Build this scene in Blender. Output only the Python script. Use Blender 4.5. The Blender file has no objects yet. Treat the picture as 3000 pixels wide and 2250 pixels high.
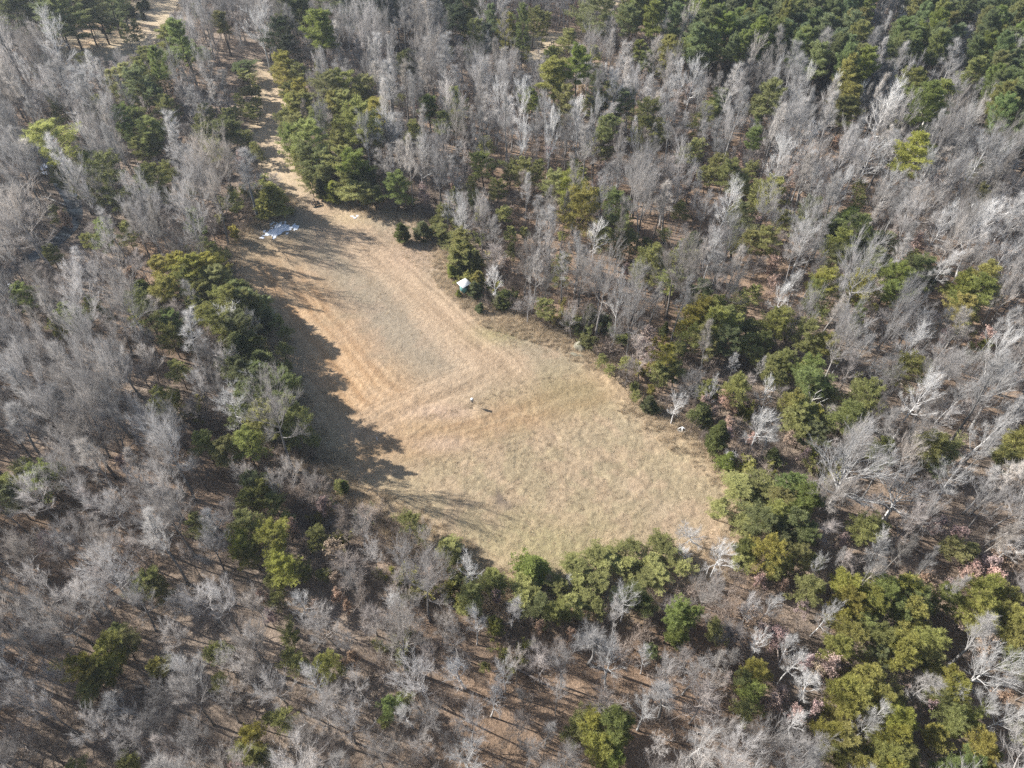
import bpy, math, random
import numpy as np
from mathutils import Vector, Matrix

SC = bpy.context.scene
COL = SC.collection
R = math.radians

# ------------------------------------------------------------------ camera
CAM_H, PITCH, FPX, PW, PH = 75.0, R(47.5), 2100.0, 3000.0, 2250.0
cam_d = bpy.data.cameras.new('drone_camera')
cam = bpy.data.objects.new('drone_camera', cam_d)
COL.objects.link(cam)
cam.location = (0, 0, CAM_H)
cam.rotation_euler = (R(90) - PITCH, 0, 0)
cam_d.sensor_fit = 'HORIZONTAL'
cam_d.sensor_width = 36.0
cam_d.lens = 36.0 * FPX / PW
cam_d.clip_start, cam_d.clip_end = 0.5, 6000
SC.camera = cam

# ------------------------------------------------------------------ light
SUN_EL, SUN_AZ = R(31), R(161)          # azimuth counted from +X, counter-clockwise
w = bpy.data.worlds.new('World'); SC.world = w; w.use_nodes = True
nt = w.node_tree; nt.nodes.clear()
sky = nt.nodes.new('ShaderNodeTexSky'); sky.sky_type = 'NISHITA'; sky.sun_disc = False
sky.sun_elevation = SUN_EL; sky.sun_rotation = math.atan2(math.cos(SUN_AZ), math.sin(SUN_AZ))
bg = nt.nodes.new('ShaderNodeBackground'); bg.inputs['Strength'].default_value = 0.075
wo = nt.nodes.new('ShaderNodeOutputWorld')
nt.links.new(sky.outputs[0], bg.inputs[0]); nt.links.new(bg.outputs[0], wo.inputs[0])
sd = bpy.data.lights.new('sun', 'SUN'); sd.energy = 5.0; sd.angle = R(0.5); sd.color = (1.0, 0.97, 0.925)
sun = bpy.data.objects.new('sun', sd); COL.objects.link(sun)
sdir = Vector((-math.cos(SUN_AZ) * math.cos(SUN_EL), -math.sin(SUN_AZ) * math.cos(SUN_EL), -math.sin(SUN_EL)))
sun.rotation_euler = sdir.to_track_quat('-Z', 'Y').to_euler()
sun.location = (-100, 60, 120)
vs = SC.view_settings
vs.view_transform = 'Standard'; vs.look = 'None'; vs.gamma = 1.0; vs.exposure = 1.15; vs.use_curve_mapping = False
cy = SC.cycles
cy.max_bounces = 3; cy.diffuse_bounces = 2; cy.glossy_bounces = 1; cy.transmission_bounces = 2; cy.volume_bounces = 0
cy.transparent_max_bounces = 4; cy.use_denoising = False; cy.caustics_reflective = False; cy.caustics_refractive = False
cy.adaptive_threshold = 0.02

# ------------------------------------------------------------------ geometry helpers
_fw = np.array([0, math.cos(PITCH), -math.sin(PITCH)]); _rt = np.array([1.0, 0, 0]); _up = np.cross(_rt, _fw)
_C = np.array([0, 0, CAM_H])

def at(px, py, z=0.0):
    """point of the place at height z that stands at that spot of the photograph"""
    d = _fw * FPX + _rt * (px - PW / 2) - _up * (py - PH / 2)
    return _C + d * ((z - CAM_H) / d[2])

def proj(p):
    q = np.asarray(p, float) - _C
    z = q @ _fw
    return np.stack([PW / 2 + FPX * (q @ _rt) / z, PH / 2 - FPX * (q @ _up) / z], -1), z

def mesh_from(name, verts, faces_list, mats=(), mat_index=None, smooth=False):
    """verts (n,3); faces_list: list of int arrays (m,3) or (m,4)"""
    me = bpy.data.meshes.new(name)
    verts = np.asarray(verts, np.float32)
    me.vertices.add(len(verts)); me.vertices.foreach_set('co', verts.ravel())
    loops = np.concatenate([np.asarray(f, np.int32).ravel() for f in faces_list])
    sizes = np.concatenate([np.full(len(f), np.asarray(f).shape[1], np.int32) for f in faces_list])
    starts = np.concatenate([[0], np.cumsum(sizes)[:-1]]).astype(np.int32)
    me.loops.add(len(loops)); me.loops.foreach_set('vertex_index', loops)
    me.polygons.add(len(sizes)); me.polygons.foreach_set('loop_start', starts)
    try:
        me.polygons.foreach_set('loop_total', sizes)
    except Exception:
        pass
    for m in mats:
        me.materials.append(m)
    if mat_index is not None:
        me.polygons.foreach_set('material_index', np.asarray(mat_index, np.int32))
    if smooth:
        me.polygons.foreach_set('use_smooth', np.ones(len(sizes), bool))
    me.update(calc_edges=True)
    return me

class MB:
    """collects boxes, tubes, prisms; build() makes ONE mesh"""
    def __init__(s): s.v = []; s.f = {}; s.n = 0
    def add(s, v, fs):
        v = np.asarray(v, float)
        for f in fs:
            f = np.asarray(f)
            s.f.setdefault(f.shape[1], []).append(f + s.n)
        s.v.append(v); s.n += len(v)
    def tube(s, pts, rad, n=6, cap=True):
        pts = np.asarray(pts, float); k = len(pts)
        t = np.gradient(pts, axis=0); t /= np.linalg.norm(t, axis=1)[:, None] + 1e-9
        ref = np.array([0.31, 0.95, 0.05]) if abs(t[0][2]) > 0.8 else np.array([0, 0, 1.0])
        a = np.cross(t, ref); a /= np.linalg.norm(a, axis=1)[:, None] + 1e-9
        b = np.cross(t, a)
        th = np.arange(n) * 2 * math.pi / n
        ring = a[:, None] * np.cos(th)[None, :, None] + b[:, None] * np.sin(th)[None, :, None]
        v = (pts[:, None] + ring * np.asarray(rad, float)[:, None, None]).reshape(-1, 3)
        i, j = np.meshgrid(np.arange(k - 1), np.arange(n), indexing='ij')
        i, j = i.ravel(), j.ravel(); j2 = (j + 1) % n
        q = np.stack([i * n + j, i * n + j2, (i + 1) * n + j2, (i + 1) * n + j], 1)
        s.add(v, [q])
        if cap:
            base = s.n - len(v)
            o = base + (k - 1) * n
            c = np.array([[o, o + m, o + m + 1] for m in range(1, n - 1)] + [[base, base + m + 1, base + m] for m in range(1, n - 1)])
            s.f.setdefault(3, []).append(c)
        return s
    def box(s, c, size, M=None):
        x, y, z = [q / 2 for q in size]
        v = np.array([(-x, -y, -z), (x, -y, -z), (x, y, -z), (-x, y, -z), (-x, -y, z), (x, -y, z), (x, y, z), (-x, y, z)])
        if M is not None: v = v @ np.array(M.to_3x3()).T
        s.add(v + np.array(c), [np.array([(3, 2, 1, 0), (4, 5, 6, 7), (0, 1, 5, 4), (1, 2, 6, 5), (2, 3, 7, 6), (3, 0, 4, 7)])])
        return s
    def mesh(s, name, mats, smooth=False):
        fl = [np.concatenate(x) for x in s.f.values()]
        return mesh_from(name, np.concatenate(s.v), fl, mats, smooth=smooth)

def link(name, data, parent=None, loc=None, rz=0.0, scale=None):
    o = bpy.data.objects.new(name, data); COL.objects.link(o)
    if parent is not None: o.parent = parent
    if loc is not None: o.location = tuple(float(v) for v in loc)
    if rz: o.rotation_euler = (0, 0, rz)
    if scale is not None: o.scale = scale
    return o

def tag(o, label, cat=None, group=None, kind=None):
    if label: o['label'] = label
    if cat: o['category'] = cat
    if group: o['group'] = group
    if kind: o['kind'] = kind
    return o

# value noise, for placement, grass colour and relief
_tab = np.random.RandomState(7).rand(256, 256)
def vnoise(x, y, s, seed=0):
    x = np.asarray(x, float) / s + seed * 17.31; y = np.asarray(y, float) / s + seed * 41.77
    xi, yi = np.floor(x).astype(int), np.floor(y).astype(int)
    fx, fy = x - xi, y - yi
    fx, fy = fx * fx * (3 - 2 * fx), fy * fy * (3 - 2 * fy)
    t = lambda a, b: _tab[a & 255, b & 255]
    return (t(xi, yi) * (1 - fx) + t(xi + 1, yi) * fx) * (1 - fy) + (t(xi, yi + 1) * (1 - fx) + t(xi + 1, yi + 1) * fx) * fy
def fbm(x, y, s, seed=0, o=4):
    v, a, tot = 0, 1.0, 0
    for k in range(o):
        v = v + a * vnoise(x, y, s / 2 ** k, seed + k); tot += a; a *= 0.55
    return v / tot

def inside(poly, x, y):
    x = np.asarray(x, float); y = np.asarray(y, float); r = np.zeros(x.shape, bool)
    n = len(poly)
    for i in range(n):
        x0, y0 = poly[i]; x1, y1 = poly[(i + 1) % n]
        if y0 == y1: continue
        c = ((y0 > y) != (y1 > y)) & (x < (x1 - x0) * (y - y0) / (y1 - y0) + x0)
        r ^= c
    return r
def dist_line(pts, x, y, closed=False):
    """distance to a polyline, and signed side offset"""
    x = np.asarray(x, float); y = np.asarray(y, float)
    best = np.full(x.shape, 1e9); side = np.zeros(x.shape); along = np.zeros(x.shape); L = 0
    n = len(pts)
    for i in range(n if closed else n - 1):
        x0, y0 = pts[i]; x1, y1 = pts[(i + 1) % n]
        dx, dy = x1 - x0, y1 - y0; l = math.hypot(dx, dy) + 1e-9
        t = np.clip(((x - x0) * dx + (y - y0) * dy) / l ** 2, 0, 1)
        ex, ey = x - (x0 + t * dx), y - (y0 + t * dy)
        d = np.hypot(ex, ey); m = d < best
        best = np.where(m, d, best); side = np.where(m, (dx * ey - dy * ex) / l, side); along = np.where(m, L + t * l, along)
        L += l
    return best, side, along
def smooth_line(pts, it=2):
    pts = [tuple(p) for p in pts]
    for _ in range(it):
        q = [pts[0]]
        for a, b in zip(pts[:-1], pts[1:]):
            q += [(a[0] * .75 + b[0] * .25, a[1] * .75 + b[1] * .25), (a[0] * .25 + b[0] * .75, a[1] * .25 + b[1] * .75)]
        pts = q + [pts[-1]]
    return pts
OV = 3000 / 2212.0
def gov(pts, z=0.0):                      # points read on the 2212 pixel overview -> ground
    return [tuple(at(a * OV, b * OV, z)[:2]) for a, b in pts]

# ------------------------------------------------------------------ materials
def new_mat(name):
    m = bpy.data.materials.new(name); m.use_nodes = True
    t = m.node_tree; b = t.nodes['Principled BSDF']
    b.inputs['Roughness'].default_value = 0.9
    try: b.inputs['Specular IOR Level'].default_value = 0.15
    except Exception: pass
    return m, t, b
def N(t, typ, **kw):
    n = t.nodes.new(typ)
    for k, v in kw.items(): setattr(n, k, v)
    return n
def noise_node(t, vec, scale, detail=4, rough=0.6):
    n = N(t, 'ShaderNodeTexNoise'); n.inputs['Scale'].default_value = scale
    n.inputs['Detail'].default_value = detail; n.inputs['Roughness'].default_value = rough
    t.links.new(vec, n.inputs['Vector']); return n
def ramp(t, fac, stops):
    r = N(t, 'ShaderNodeValToRGB'); e = r.color_ramp.elements
    while len(e) < len(stops): e.new(0.5)
    for el, (p, c) in zip(e, stops): el.position = p; el.color = (*c, 1)
    t.links.new(fac, r.inputs['Fac']); return r
def mul(t, a, b, fac=1.0, mode='MULTIPLY'):
    m = N(t, 'ShaderNodeMix', data_type='RGBA', blend_type=mode); m.inputs[0].default_value = fac
    t.links.new(a, m.inputs[6]); t.links.new(b, m.inputs[7]); return m.outputs[2]

def tinted(name, grain_scale, lo, hi, rough=0.9, transl=0.0, rnd=0.25):
    """colour = the object's own colour x a grain x a per-tree variation"""
    m, t, b = new_mat(name)
    oi = N(t, 'ShaderNodeObjectInfo'); tc = N(t, 'ShaderNodeTexCoord')
    n = noise_node(t, tc.outputs['Object'], grain_scale, 3)
    r = ramp(t, n.outputs['Fac'], [(0.3, (lo,) * 3), (0.7, (hi,) * 3)])
    c = mul(t, oi.outputs['Color'], r.outputs['Color'])
    mr = N(t, 'ShaderNodeMapRange'); mr.inputs[3].default_value = 1 - rnd; mr.inputs[4].default_value = 1 + rnd
    t.links.new(oi.outputs['Random'], mr.inputs[0])
    cc = N(t, 'ShaderNodeCombineColor')
    for i in range(3): t.links.new(mr.outputs[0], cc.inputs[i])
    c = mul(t, c, cc.outputs[0])
    t.links.new(c, b.inputs['Base Color']); b.inputs['Roughness'].default_value = rough
    if transl:
        tr = N(t, 'ShaderNodeBsdfTranslucent'); t.links.new(c, tr.inputs['Color'])
        mx = N(t, 'ShaderNodeMixShader'); mx.inputs[0].default_value = transl
        t.links.new(b.outputs[0], mx.inputs[1]); t.links.new(tr.outputs[0], mx.inputs[2])
        t.links.new(mx.outputs[0], t.nodes['Material Output'].inputs['Surface'])
    return m
M_BARK = tinted('bark', 3.0, 0.75, 1.2)
M_TWIG = tinted('twigs', 1.2, 0.85, 1.15, 0.9, 0.38)
M_NEEDLE = tinted('needles', 1.6, 0.72, 1.3, 0.7, 0.5, 0.14)
M_LEAF = tinted('dry_leaves', 2.5, 0.75, 1.25, 0.85, 0.2, 0.2)
def fixed(name, col, scale=4.0, var=0.2, rough=0.85, metal=0.0, bump=0.0):
    m, t, b = new_mat(name)
    tc = N(t, 'ShaderNodeTexCoord'); n = noise_node(t, tc.outputs['Object'], scale, 5)
    r = ramp(t, n.outputs['Fac'], [(0.3, tuple(c * (1 - var) for c in col)), (0.7, tuple(min(1, c * (1 + var)) for c in col))])
    t.links.new(r.outputs[0], b.inputs['Base Color']); b.inputs['Roughness'].default_value = rough; b.inputs['Metallic'].default_value = metal
    if bump:
        bp = N(t, 'ShaderNodeBump'); bp.inputs['Strength'].default_value = bump; bp.inputs['Distance'].default_value = 0.1
        t.links.new(n.outputs['Fac'], bp.inputs['Height']); t.links.new(bp.outputs[0], b.inputs['Normal'])
    return m
M_DARKBARK = fixed('pine_bark', (0.10, 0.078, 0.062), 5, 0.35)

def ground_mat(name, bump, fine_lo=0.7, fine_hi=1.25, fine=5.0):
    """grass or litter colour kept per vertex (attribute tone) x fine grain"""
    m, t, b = new_mat(name)
    at_ = N(t, 'ShaderNodeAttribute', attribute_name='tone'); tc = N(t, 'ShaderNodeTexCoord')
    n = noise_node(t, tc.outputs['Object'], fine, 6, 0.75)
    r = ramp(t, n.outputs['Fac'], [(0.32, (fine_lo, fine_lo * .98, fine_lo * .95)), (0.5, (1, 1, 1)), (0.68, (fine_hi, fine_hi * .99, fine_hi * .97))])
    n2 = noise_node(t, tc.outputs['Object'], fine * 0.31, 5, 0.7)
    r2 = ramp(t, n2.outputs['Fac'], [(0.3, (0.82, 0.80, 0.78)), (0.7, (1.16, 1.17, 1.17))])
    c = mul(t, mul(t, at_.outputs['Color'], r.outputs[0]), r2.outputs[0])
    t.links.new(c, b.inputs['Base Color']); b.inputs['Roughness'].default_value = 1.0
    bp = N(t, 'ShaderNodeBump'); bp.inputs['Strength'].default_value = bump; bp.inputs['Distance'].default_value = 0.25
    ad = N(t, 'ShaderNodeMath', operation='ADD'); t.links.new(n.outputs['Fac'], ad.inputs[0]); t.links.new(n2.outputs['Fac'], ad.inputs[1])
    t.links.new(ad.outputs[0], bp.inputs['Height']); t.links.new(bp.outputs[0], b.inputs['Normal'])
    return m
M_FLOOR = ground_mat('leaf_litter', 0.8, 0.6, 1.4, 4.0)
M_FIELD = ground_mat('dry_grass', 0.55, 0.72, 1.26, 5.5)
M_TRACK = ground_mat('worn_earth', 0.4, 0.8, 1.2, 5.0)

def set_tone(me, rgb):
    a = me.attributes.new('tone', 'FLOAT_COLOR', 'POINT')
    buf = np.ones((len(me.vertices), 4), np.float32); buf[:, :3] = np.clip(rgb, 0, 1)
    a.data.foreach_set('color', buf.ravel())
def lerp(a, b, t): return a + (b - a) * np.asarray(t)[..., None]
def C3(*c): return np.array(c, float)

# ------------------------------------------------------------------ outlines on the ground
FIELD = smooth_line(gov([(650, 425), (600, 455), (545, 490), (505, 535), (500, 600), (530, 650), (575, 720), (600, 800), (615, 870), (640, 935),
    (680, 985), (700, 1030), (735, 1075), (790, 1105), (850, 1130), (915, 1175), (985, 1225), (1040, 1265), (1110, 1310), (1250, 1330), (1400, 1290),
    (1530, 1240), (1640, 1150), (1672, 1075), (1605, 1035), (1540, 985), (1480, 935), (1405, 893), (1345, 840), (1300, 790), (1265, 755), (1235, 735), (1180, 712),
    (1105, 690), (1040, 668), (1000, 650), (985, 620), (975, 570), (985, 545), (965, 515), (945, 480), (880, 466), (800, 455), (745, 440), (700, 425), (690, 410), (665, 405)]) , 2)
FIELD.append(FIELD[0])
TRACK = smooth_line(gov([(668, 432), (640, 400), (612, 370), (590, 335), (566, 305), (562, 285), (588, 255), (597, 225), (590, 205), (578, 180), (566, 150)]), 2)
CLEAR = [smooth_line(gov([(92, 98), (130, 76), (180, 52), (250, 22), (330, -8), (390, -8), (375, 40), (350, 82), (300, 112), (235, 140), (170, 132), (110, 118)]), 2),
         smooth_line(gov([(1255, -8), (1420, -8), (1370, 15), (1300, 28), (1262, 12)]), 2),
         smooth_line(gov([(1060, 92), (1110, 78), (1230, 72), (1250, 82), (1150, 100), (1085, 108)]), 2),
         smooth_line(gov([(1145, 118), (1185, 110), (1200, 125), (1150, 132)]), 2)]
CREEK = smooth_line(gov([(-20, 260), (60, 300), (110, 345), (125, 390), (165, 440), (150, 500), (60, 560), (-20, 600)]), 2)

def hz(x, y):
    """ground height: nearly flat, a slight roll in the woods, a shallow creek bed"""
    x = np.asarray(x, float); y = np.asarray(y, float)
    h = (fbm(x, y, 28, 3, 3) - 0.5) * 0.9
    d, _, _ = dist_line(FIELD[::2], x, y)
    ins = inside(FIELD[::2], x, y)
    h = h * np.where(ins, 0, np.clip((d - 1) / 14, 0, 1))
    d2, _, _ = dist_line(CREEK, x, y)
    return h - 0.5 * np.exp(-(d2 / 2.2) ** 2)

# ------------------------------------------------------------------ ground
def grid_mesh(name, x0, x1, y0, y1, st, keep, zf, tone, mat):
    xs = np.arange(x0, x1 + st * .5, st); ys = np.arange(y0, y1 + st * .5, st)
    X, Y = np.meshgrid(xs, ys); nx, ny = len(xs), len(ys)
    i, j = np.meshgrid(np.arange(ny - 1), np.arange(nx - 1), indexing='ij'); i, j = i.ravel(), j.ravel()
    q = np.stack([i * nx + j, i * nx + j + 1, (i + 1) * nx + j + 1, (i + 1) * nx + j], 1)
    x, y = X.ravel(), Y.ravel()
    if keep is not None:
        k = keep(x, y); q = q[k[q].any(1)]
        used = np.unique(q); remap = np.full(len(x), -1); remap[used] = np.arange(len(used)); q = remap[q]; x, y = x[used], y[used]
    me = mesh_from(name, np.stack([x, y, zf(x, y)], 1), [q], [mat], smooth=True)
    set_tone(me, tone(x, y))
    return me

def floor_tone(x, y):
    a = fbm(x, y, 9, 11, 4)[..., None]; b = fbm(x, y, 3.0, 23, 3); c = fbm(x, y, 30, 31, 3)
    col = C3(0.185, 0.124, 0.084) * (1 - a) + C3(0.335, 0.240, 0.168) * a
    col = lerp(col, C3(0.25, 0.205, 0.165), np.clip((c - 0.42) * 3, 0, 0.7))
    col = col * (0.55 + 0.9 * b)[..., None]
    d, _, _ = dist_line(FIELD[::3], x, y)
    col = lerp(col, C3(0.33, 0.27, 0.18), np.clip(1 - d / 3.5, 0, 1) * 0.7)
    d, _, _ = dist_line(TRACK, x, y)
    col = lerp(col, C3(0.36, 0.29, 0.20), np.clip(1 - d / 5.0, 0, 1) * 0.8)
    for cl in CLEAR:
        d, _, _ = dist_line(cl, x, y)
        col = lerp(col, C3(0.40, 0.32, 0.22), np.clip(1 - d / 7.0, 0, 1) * 0.7)
    d, _, _ = dist_line(CREEK, x, y)
    col = lerp(col, C3(0.13, 0.11, 0.095), np.clip(1 - d / 4.0, 0, 1) * 0.7)
    return col
gx0, gx1, gy0, gy1 = -190, 190, -10, 262
me = grid_mesh('forest_floor', gx0, gx1, gy0, gy1, 0.9, None, hz, floor_tone, M_FLOOR)
go = link('ground', me); tag(go, 'brown leaf litter covering the woodland floor', kind='structure')
# the same ground going on to the horizon
n0 = 24
rim = []
for (a, b) in (((gx0, gy0), (gx1, gy0)), ((gx1, gy0), (gx1, gy1)), ((gx1, gy1), (gx0, gy1)), ((gx0, gy1), (gx0, gy0))):
    for k in range(n0): rim.append((a[0] + (b[0] - a[0]) * k / n0, a[1] + (b[1] - a[1]) * k / n0))
rim = np.array(rim); cc_ = np.array([0, 126.0]); rings = [rim]
for s in (1.5, 3, 8, 24): rings.append(cc_ + (rim - cc_) * s)
v = np.concatenate(rings); nr = len(rim)
zz = np.concatenate([hz(rim[:, 0], rim[:, 1]) - 0.03] + [np.full(nr, -0.3)] * 4)
q = np.array([[k * nr + i, (k + 1) * nr + i, (k + 1) * nr + (i + 1) % nr, k * nr + (i + 1) % nr] for k in range(4) for i in range(nr)])
me = mesh_from('outer_ground', np.column_stack([v, zz]), [q], [M_FLOOR], smooth=True); set_tone(me, floor_tone(v[:, 0], v[:, 1]))
tag(link('outer_ground', me), 'wooded land going on beyond the picture', kind='structure')

# the mown field
fx = np.array([p[0] for p in FIELD]); fy = np.array([p[1] for p in FIELD])
F2 = FIELD[::2]
def field_keep(x, y):
    wob = (fbm(x, y, 2.2, 51, 3) - 0.5) * 3.0
    d, _, _ = dist_line(F2, x, y); ins = inside(F2, x, y)
    return np.where(ins, d, -d) + wob > -0.5
WB = gov([(575, 560), (640, 650), (720, 760), (800, 850), (860, 890)])                      # worn western lanes
EB = smooth_line(gov([(690, 455), (790, 545), (890, 640), (980, 725), (1035, 775), (1048, 805), (1010, 835), (930, 862), (840, 895), (790, 930)]), 2)
EB2 = smooth_line(gov([(700, 440), (800, 520), (905, 620), (1010, 715), (1090, 775), (1110, 800)]), 2)
DB = smooth_line(gov([(815, 975), (900, 955), (1020, 925), (1150, 885), (1260, 850), (1310, 835)]), 2)
MID = gov([(660, 480), (760, 600), (870, 720), (960, 800)])
SCAR = gov([(1062, 1060), (1078, 1078), (1095, 1098)])
def rib(line, width, x, y, lanes, sharp, seed):
    d, side, al = dist_line(line, x, y)
    side = side + (fbm(x, y, 6, seed, 2) - 0.5) * 0.8
    body = np.exp(-.9 * (np.abs(d) / width) ** 2.4) * np.clip(.35 + 1.3 * fbm(x, y, 3.5, seed + 11, 3), 0, 1.1)
    st_ = 0.55 * vnoise(side, al * .02, 0.42, seed) + 0.45 * vnoise(side, al * .05, 1.1, seed + 3)
    return body * (.55 + .45 * fbm(x, y, 5, seed + 9, 3)) * 1.25, np.clip((st_ - .5) * 2.6 + .5, 0, 1)
def field_tone(x, y):
    a = fbm(x, y, 5, 61, 4); b = fbm(x, y, 16, 67, 3); c = fbm(x, y, 1.3, 71, 3); e = fbm(x, y, 2.6, 77, 3)
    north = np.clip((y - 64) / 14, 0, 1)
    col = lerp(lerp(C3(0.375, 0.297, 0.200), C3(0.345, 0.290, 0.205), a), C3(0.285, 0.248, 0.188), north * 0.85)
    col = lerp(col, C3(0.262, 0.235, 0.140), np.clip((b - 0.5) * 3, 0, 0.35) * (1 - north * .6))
    col = lerp(col, C3(0.42, 0.315, 0.225), np.clip((e - 0.5) * 3, 0, 0.4))
    # fine mowing rows in the south
    ed0, _, _ = dist_line(F2, x, y)
    ph = ed0 + 1.6 * (fbm(x, y, 11, 5, 2) - .5)
    row = .5 * vnoise(ph, ph * 0 + 3, .55, 21) + .5 * vnoise(ph, ph * 0 + 9, 1.7, 22)
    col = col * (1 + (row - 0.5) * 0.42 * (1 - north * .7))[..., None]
    d, _, _ = dist_line(MID, x, y)
    col = lerp(col, C3(0.285, 0.252, 0.198), np.clip(1.3 - (d + 5 * (a - .5)) / 6.5, 0, 1) * 0.4)
    bd, ln = rib(WB, 5.4, x, y, 12, 1.5, 81)
    col = lerp(col, lerp(C3(0.37, 0.235, 0.125), C3(0.52, 0.362, 0.215), ln), np.clip(bd * .9, 0, .85))
    for L, wd, la, sd_ in ((EB, 3.6, 9, 83), (EB2, 2.8, 8, 84)):
        bd, ln = rib(L, wd, x, y, la, 1.0, sd_)
        col = lerp(col, lerp(C3(0.32, 0.242, 0.165), C3(0.48, 0.372, 0.26), ln), np.clip(bd * .85, 0, .78))
    bd, ln = rib(DB, 3.4, x, y, 5, 0.8, 85)
    col = lerp(col, lerp(C3(0.30, 0.20, 0.112), C3(0.40, 0.29, 0.175), ln), np.clip(bd * .8, 0, .7))
    gx, gy = gov([(1240, 845)])[0]
    g = np.exp(-(((x - gx) / 7.5) ** 2 + ((y - gy) / 4.0) ** 2))
    col = lerp(col, C3(0.245, 0.215, 0.125), g * 0.65)
    for (px, py, rx, ry, cc, s) in ((1080, 720, 4, 2.2, C3(0.25, 0.25, 0.10), .5), (1500, 960, 6, 5, C3(0.40, 0.34, 0.22), .6), (1180, 1180, 9, 4, C3(0.31, 0.285, 0.145), .5), (900, 1060, 5, 4, C3(0.42, 0.34, 0.22), .5),
                                    (760, 470, 5, 3, C3(0.46, 0.38, 0.24), .6), (900, 545, 5, 5, C3(0.40, 0.30, 0.22), .7), (960, 960, 4, 1.5, C3(0.50, 0.39, 0.30), .6), (960, 890, 4.5, 1.3, C3(0.47, 0.36, 0.28), .6), (560, 540, 5, 5, C3(0.30, 0.25, 0.17), .8)):
        qx, qy = gov([(px, py)])[0]
        col = lerp(col, cc, np.exp(-(((x - qx) / rx) ** 2 + ((y - qy) / ry) ** 2)) * s)
    d, _, _ = dist_line(SCAR, x, y)
    col = lerp(col, C3(0.17, 0.14, 0.11), np.clip(1.4 - d / 0.8, 0, 1) * np.clip((c - 0.4) * 4, 0, 1))
    ed, _, _ = dist_line(F2, x, y)
    col = lerp(col, C3(0.44, 0.345, 0.235), np.clip(1 - ed / 3.5, 0, 1) * 0.6)
    return col * (0.88 + 0.24 * c)[..., None] * C3(.94, .893, .862)
def field_z(x, y):
    d, _, _ = dist_line(F2, x, y); ins = inside(F2, x, y)
    d = np.where(ins, d, -d)
    north = np.clip((y - 62) / 14, 0, 1)
    rough = 0.17 - 0.09 * north
    h = 0.05 + rough * (fbm(x, y, 0.75, 91, 2) - 0.35) + 0.10 * (fbm(x, y, 7, 93, 2) - 0.5)
    h = h + np.clip(1 - np.abs(d - 1) / 2.5, 0, 1) * 0.25 * fbm(x, y, 1.2, 95, 2)
    return np.where(d < -0.3, -0.15, np.maximum(h, 0.012))
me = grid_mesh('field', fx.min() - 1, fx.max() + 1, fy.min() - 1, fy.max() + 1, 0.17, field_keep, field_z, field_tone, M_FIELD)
tag(link('field', me), 'mown winter field of tan and straw grass with worn wheel lanes', kind='structure')
# track north of the field
def track_keep(x, y):
    d, _, _ = dist_line(TRACK, x, y)
    return d < 3.5 + (fbm(x, y, 2.5, 53, 3) - 0.5) * 2.2
def track_tone(x, y):
    d, s, al = dist_line(TRACK, x, y); a = fbm(x, y, 4, 55, 3); c = fbm(x, y, 1.0, 57, 2)
    rut = np.exp(-((np.abs(s) - 0.75) / 0.32) ** 2)
    col = lerp(C3(0.40, 0.32, 0.215), C3(0.48, 0.365, 0.245), a); col = lerp(col, C3(0.50, 0.38, 0.26), rut * .8)
    return col * (0.85 + 0.3 * c)[..., None]
tx = np.array(TRACK)
me = grid_mesh('dirt_track', tx[:, 0].min() - 6, tx[:, 0].max() + 6, tx[:, 1].min() - 4, tx[:, 1].max() + 4, 0.3, track_keep, lambda x, y: hz(x, y) + 0.055 + 0.04 * fbm(x, y, .9, 58, 2), track_tone, M_TRACK)
tag(link('dirt_track', me), 'two-rut earth track leaving the field between the pines', kind='structure')
def clear_tone(x, y):
    a = fbm(x, y, 6, 101, 4); c = fbm(x, y, 1.4, 103, 3)
    col = lerp(C3(0.44, 0.36, 0.24), C3(0.52, 0.42, 0.30), a)
    ox, oy = gov([(232, 70)])[0]
    col = lerp(col, C3(0.52, 0.27, 0.14), np.exp(-(((x - ox) / 8) ** 2 + ((y - oy) / 9) ** 2)) * 0.6 * np.clip((fbm(x, y, 4, 107, 3) - .35) * 4, 0, 1))
    return col * (0.8 + 0.4 * c)[..., None]
CL_LAB = ['sandy far clearing dotted with little evergreens', 'pale grassy opening at the upper border of the woods', 'small straw-coloured glade among the far pines', 'tiny straw-coloured gap in the bare woods']
for cl, lb in zip(CLEAR, CL_LAB):
    k = np.array(cl)
    me = grid_mesh('clearing', k[:, 0].min() - 1, k[:, 0].max() + 1, k[:, 1].min() - 1, k[:, 1].max() + 1, 0.6,
                   lambda x, y: inside(cl, x + 2 * (vnoise(x, y, 4, 3) - .5), y + 4 * (vnoise(x, y, 4, 4) - .5)), lambda x, y: hz(x, y) + 0.05 + 0.12 * fbm(x, y, 1.5, 59, 2), clear_tone, M_FIELD)
    tag(link('clearing_ground', me), lb, kind='structure')
# creek, partly frozen
M_WATER = fixed('creek_water', (0.045, 0.055, 0.065), 1.2, 0.3, 0.12)
M_SNOW = fixed('old_snow', (0.74, 0.77, 0.82), 3.0, 0.12, 0.75, 0, 0.5)
cp = np.array(CREEK); tg = np.gradient(cp, axis=0); tg /= np.linalg.norm(tg, axis=1)[:, None]; nn = np.column_stack([-tg[:, 1], tg[:, 0]])
cw = 1.0 + 0.8 * vnoise(cp[:, 0], cp[:, 1], 6, 9)
zc = hz(cp[:, 0], cp[:, 1]) + 0.16
v = np.concatenate([np.column_stack([cp + nn * cw[:, None], zc]), np.column_stack([cp - nn * cw[:, None], zc])]); k = len(cp)
tag(link('creek_water', mesh_from('creek_water', v, [np.array([[i, i + k, i + k + 1, i + 1] for i in range(k - 1)])], [M_WATER])), 'dark partly frozen creek under the bare trees', kind='structure')
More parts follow.
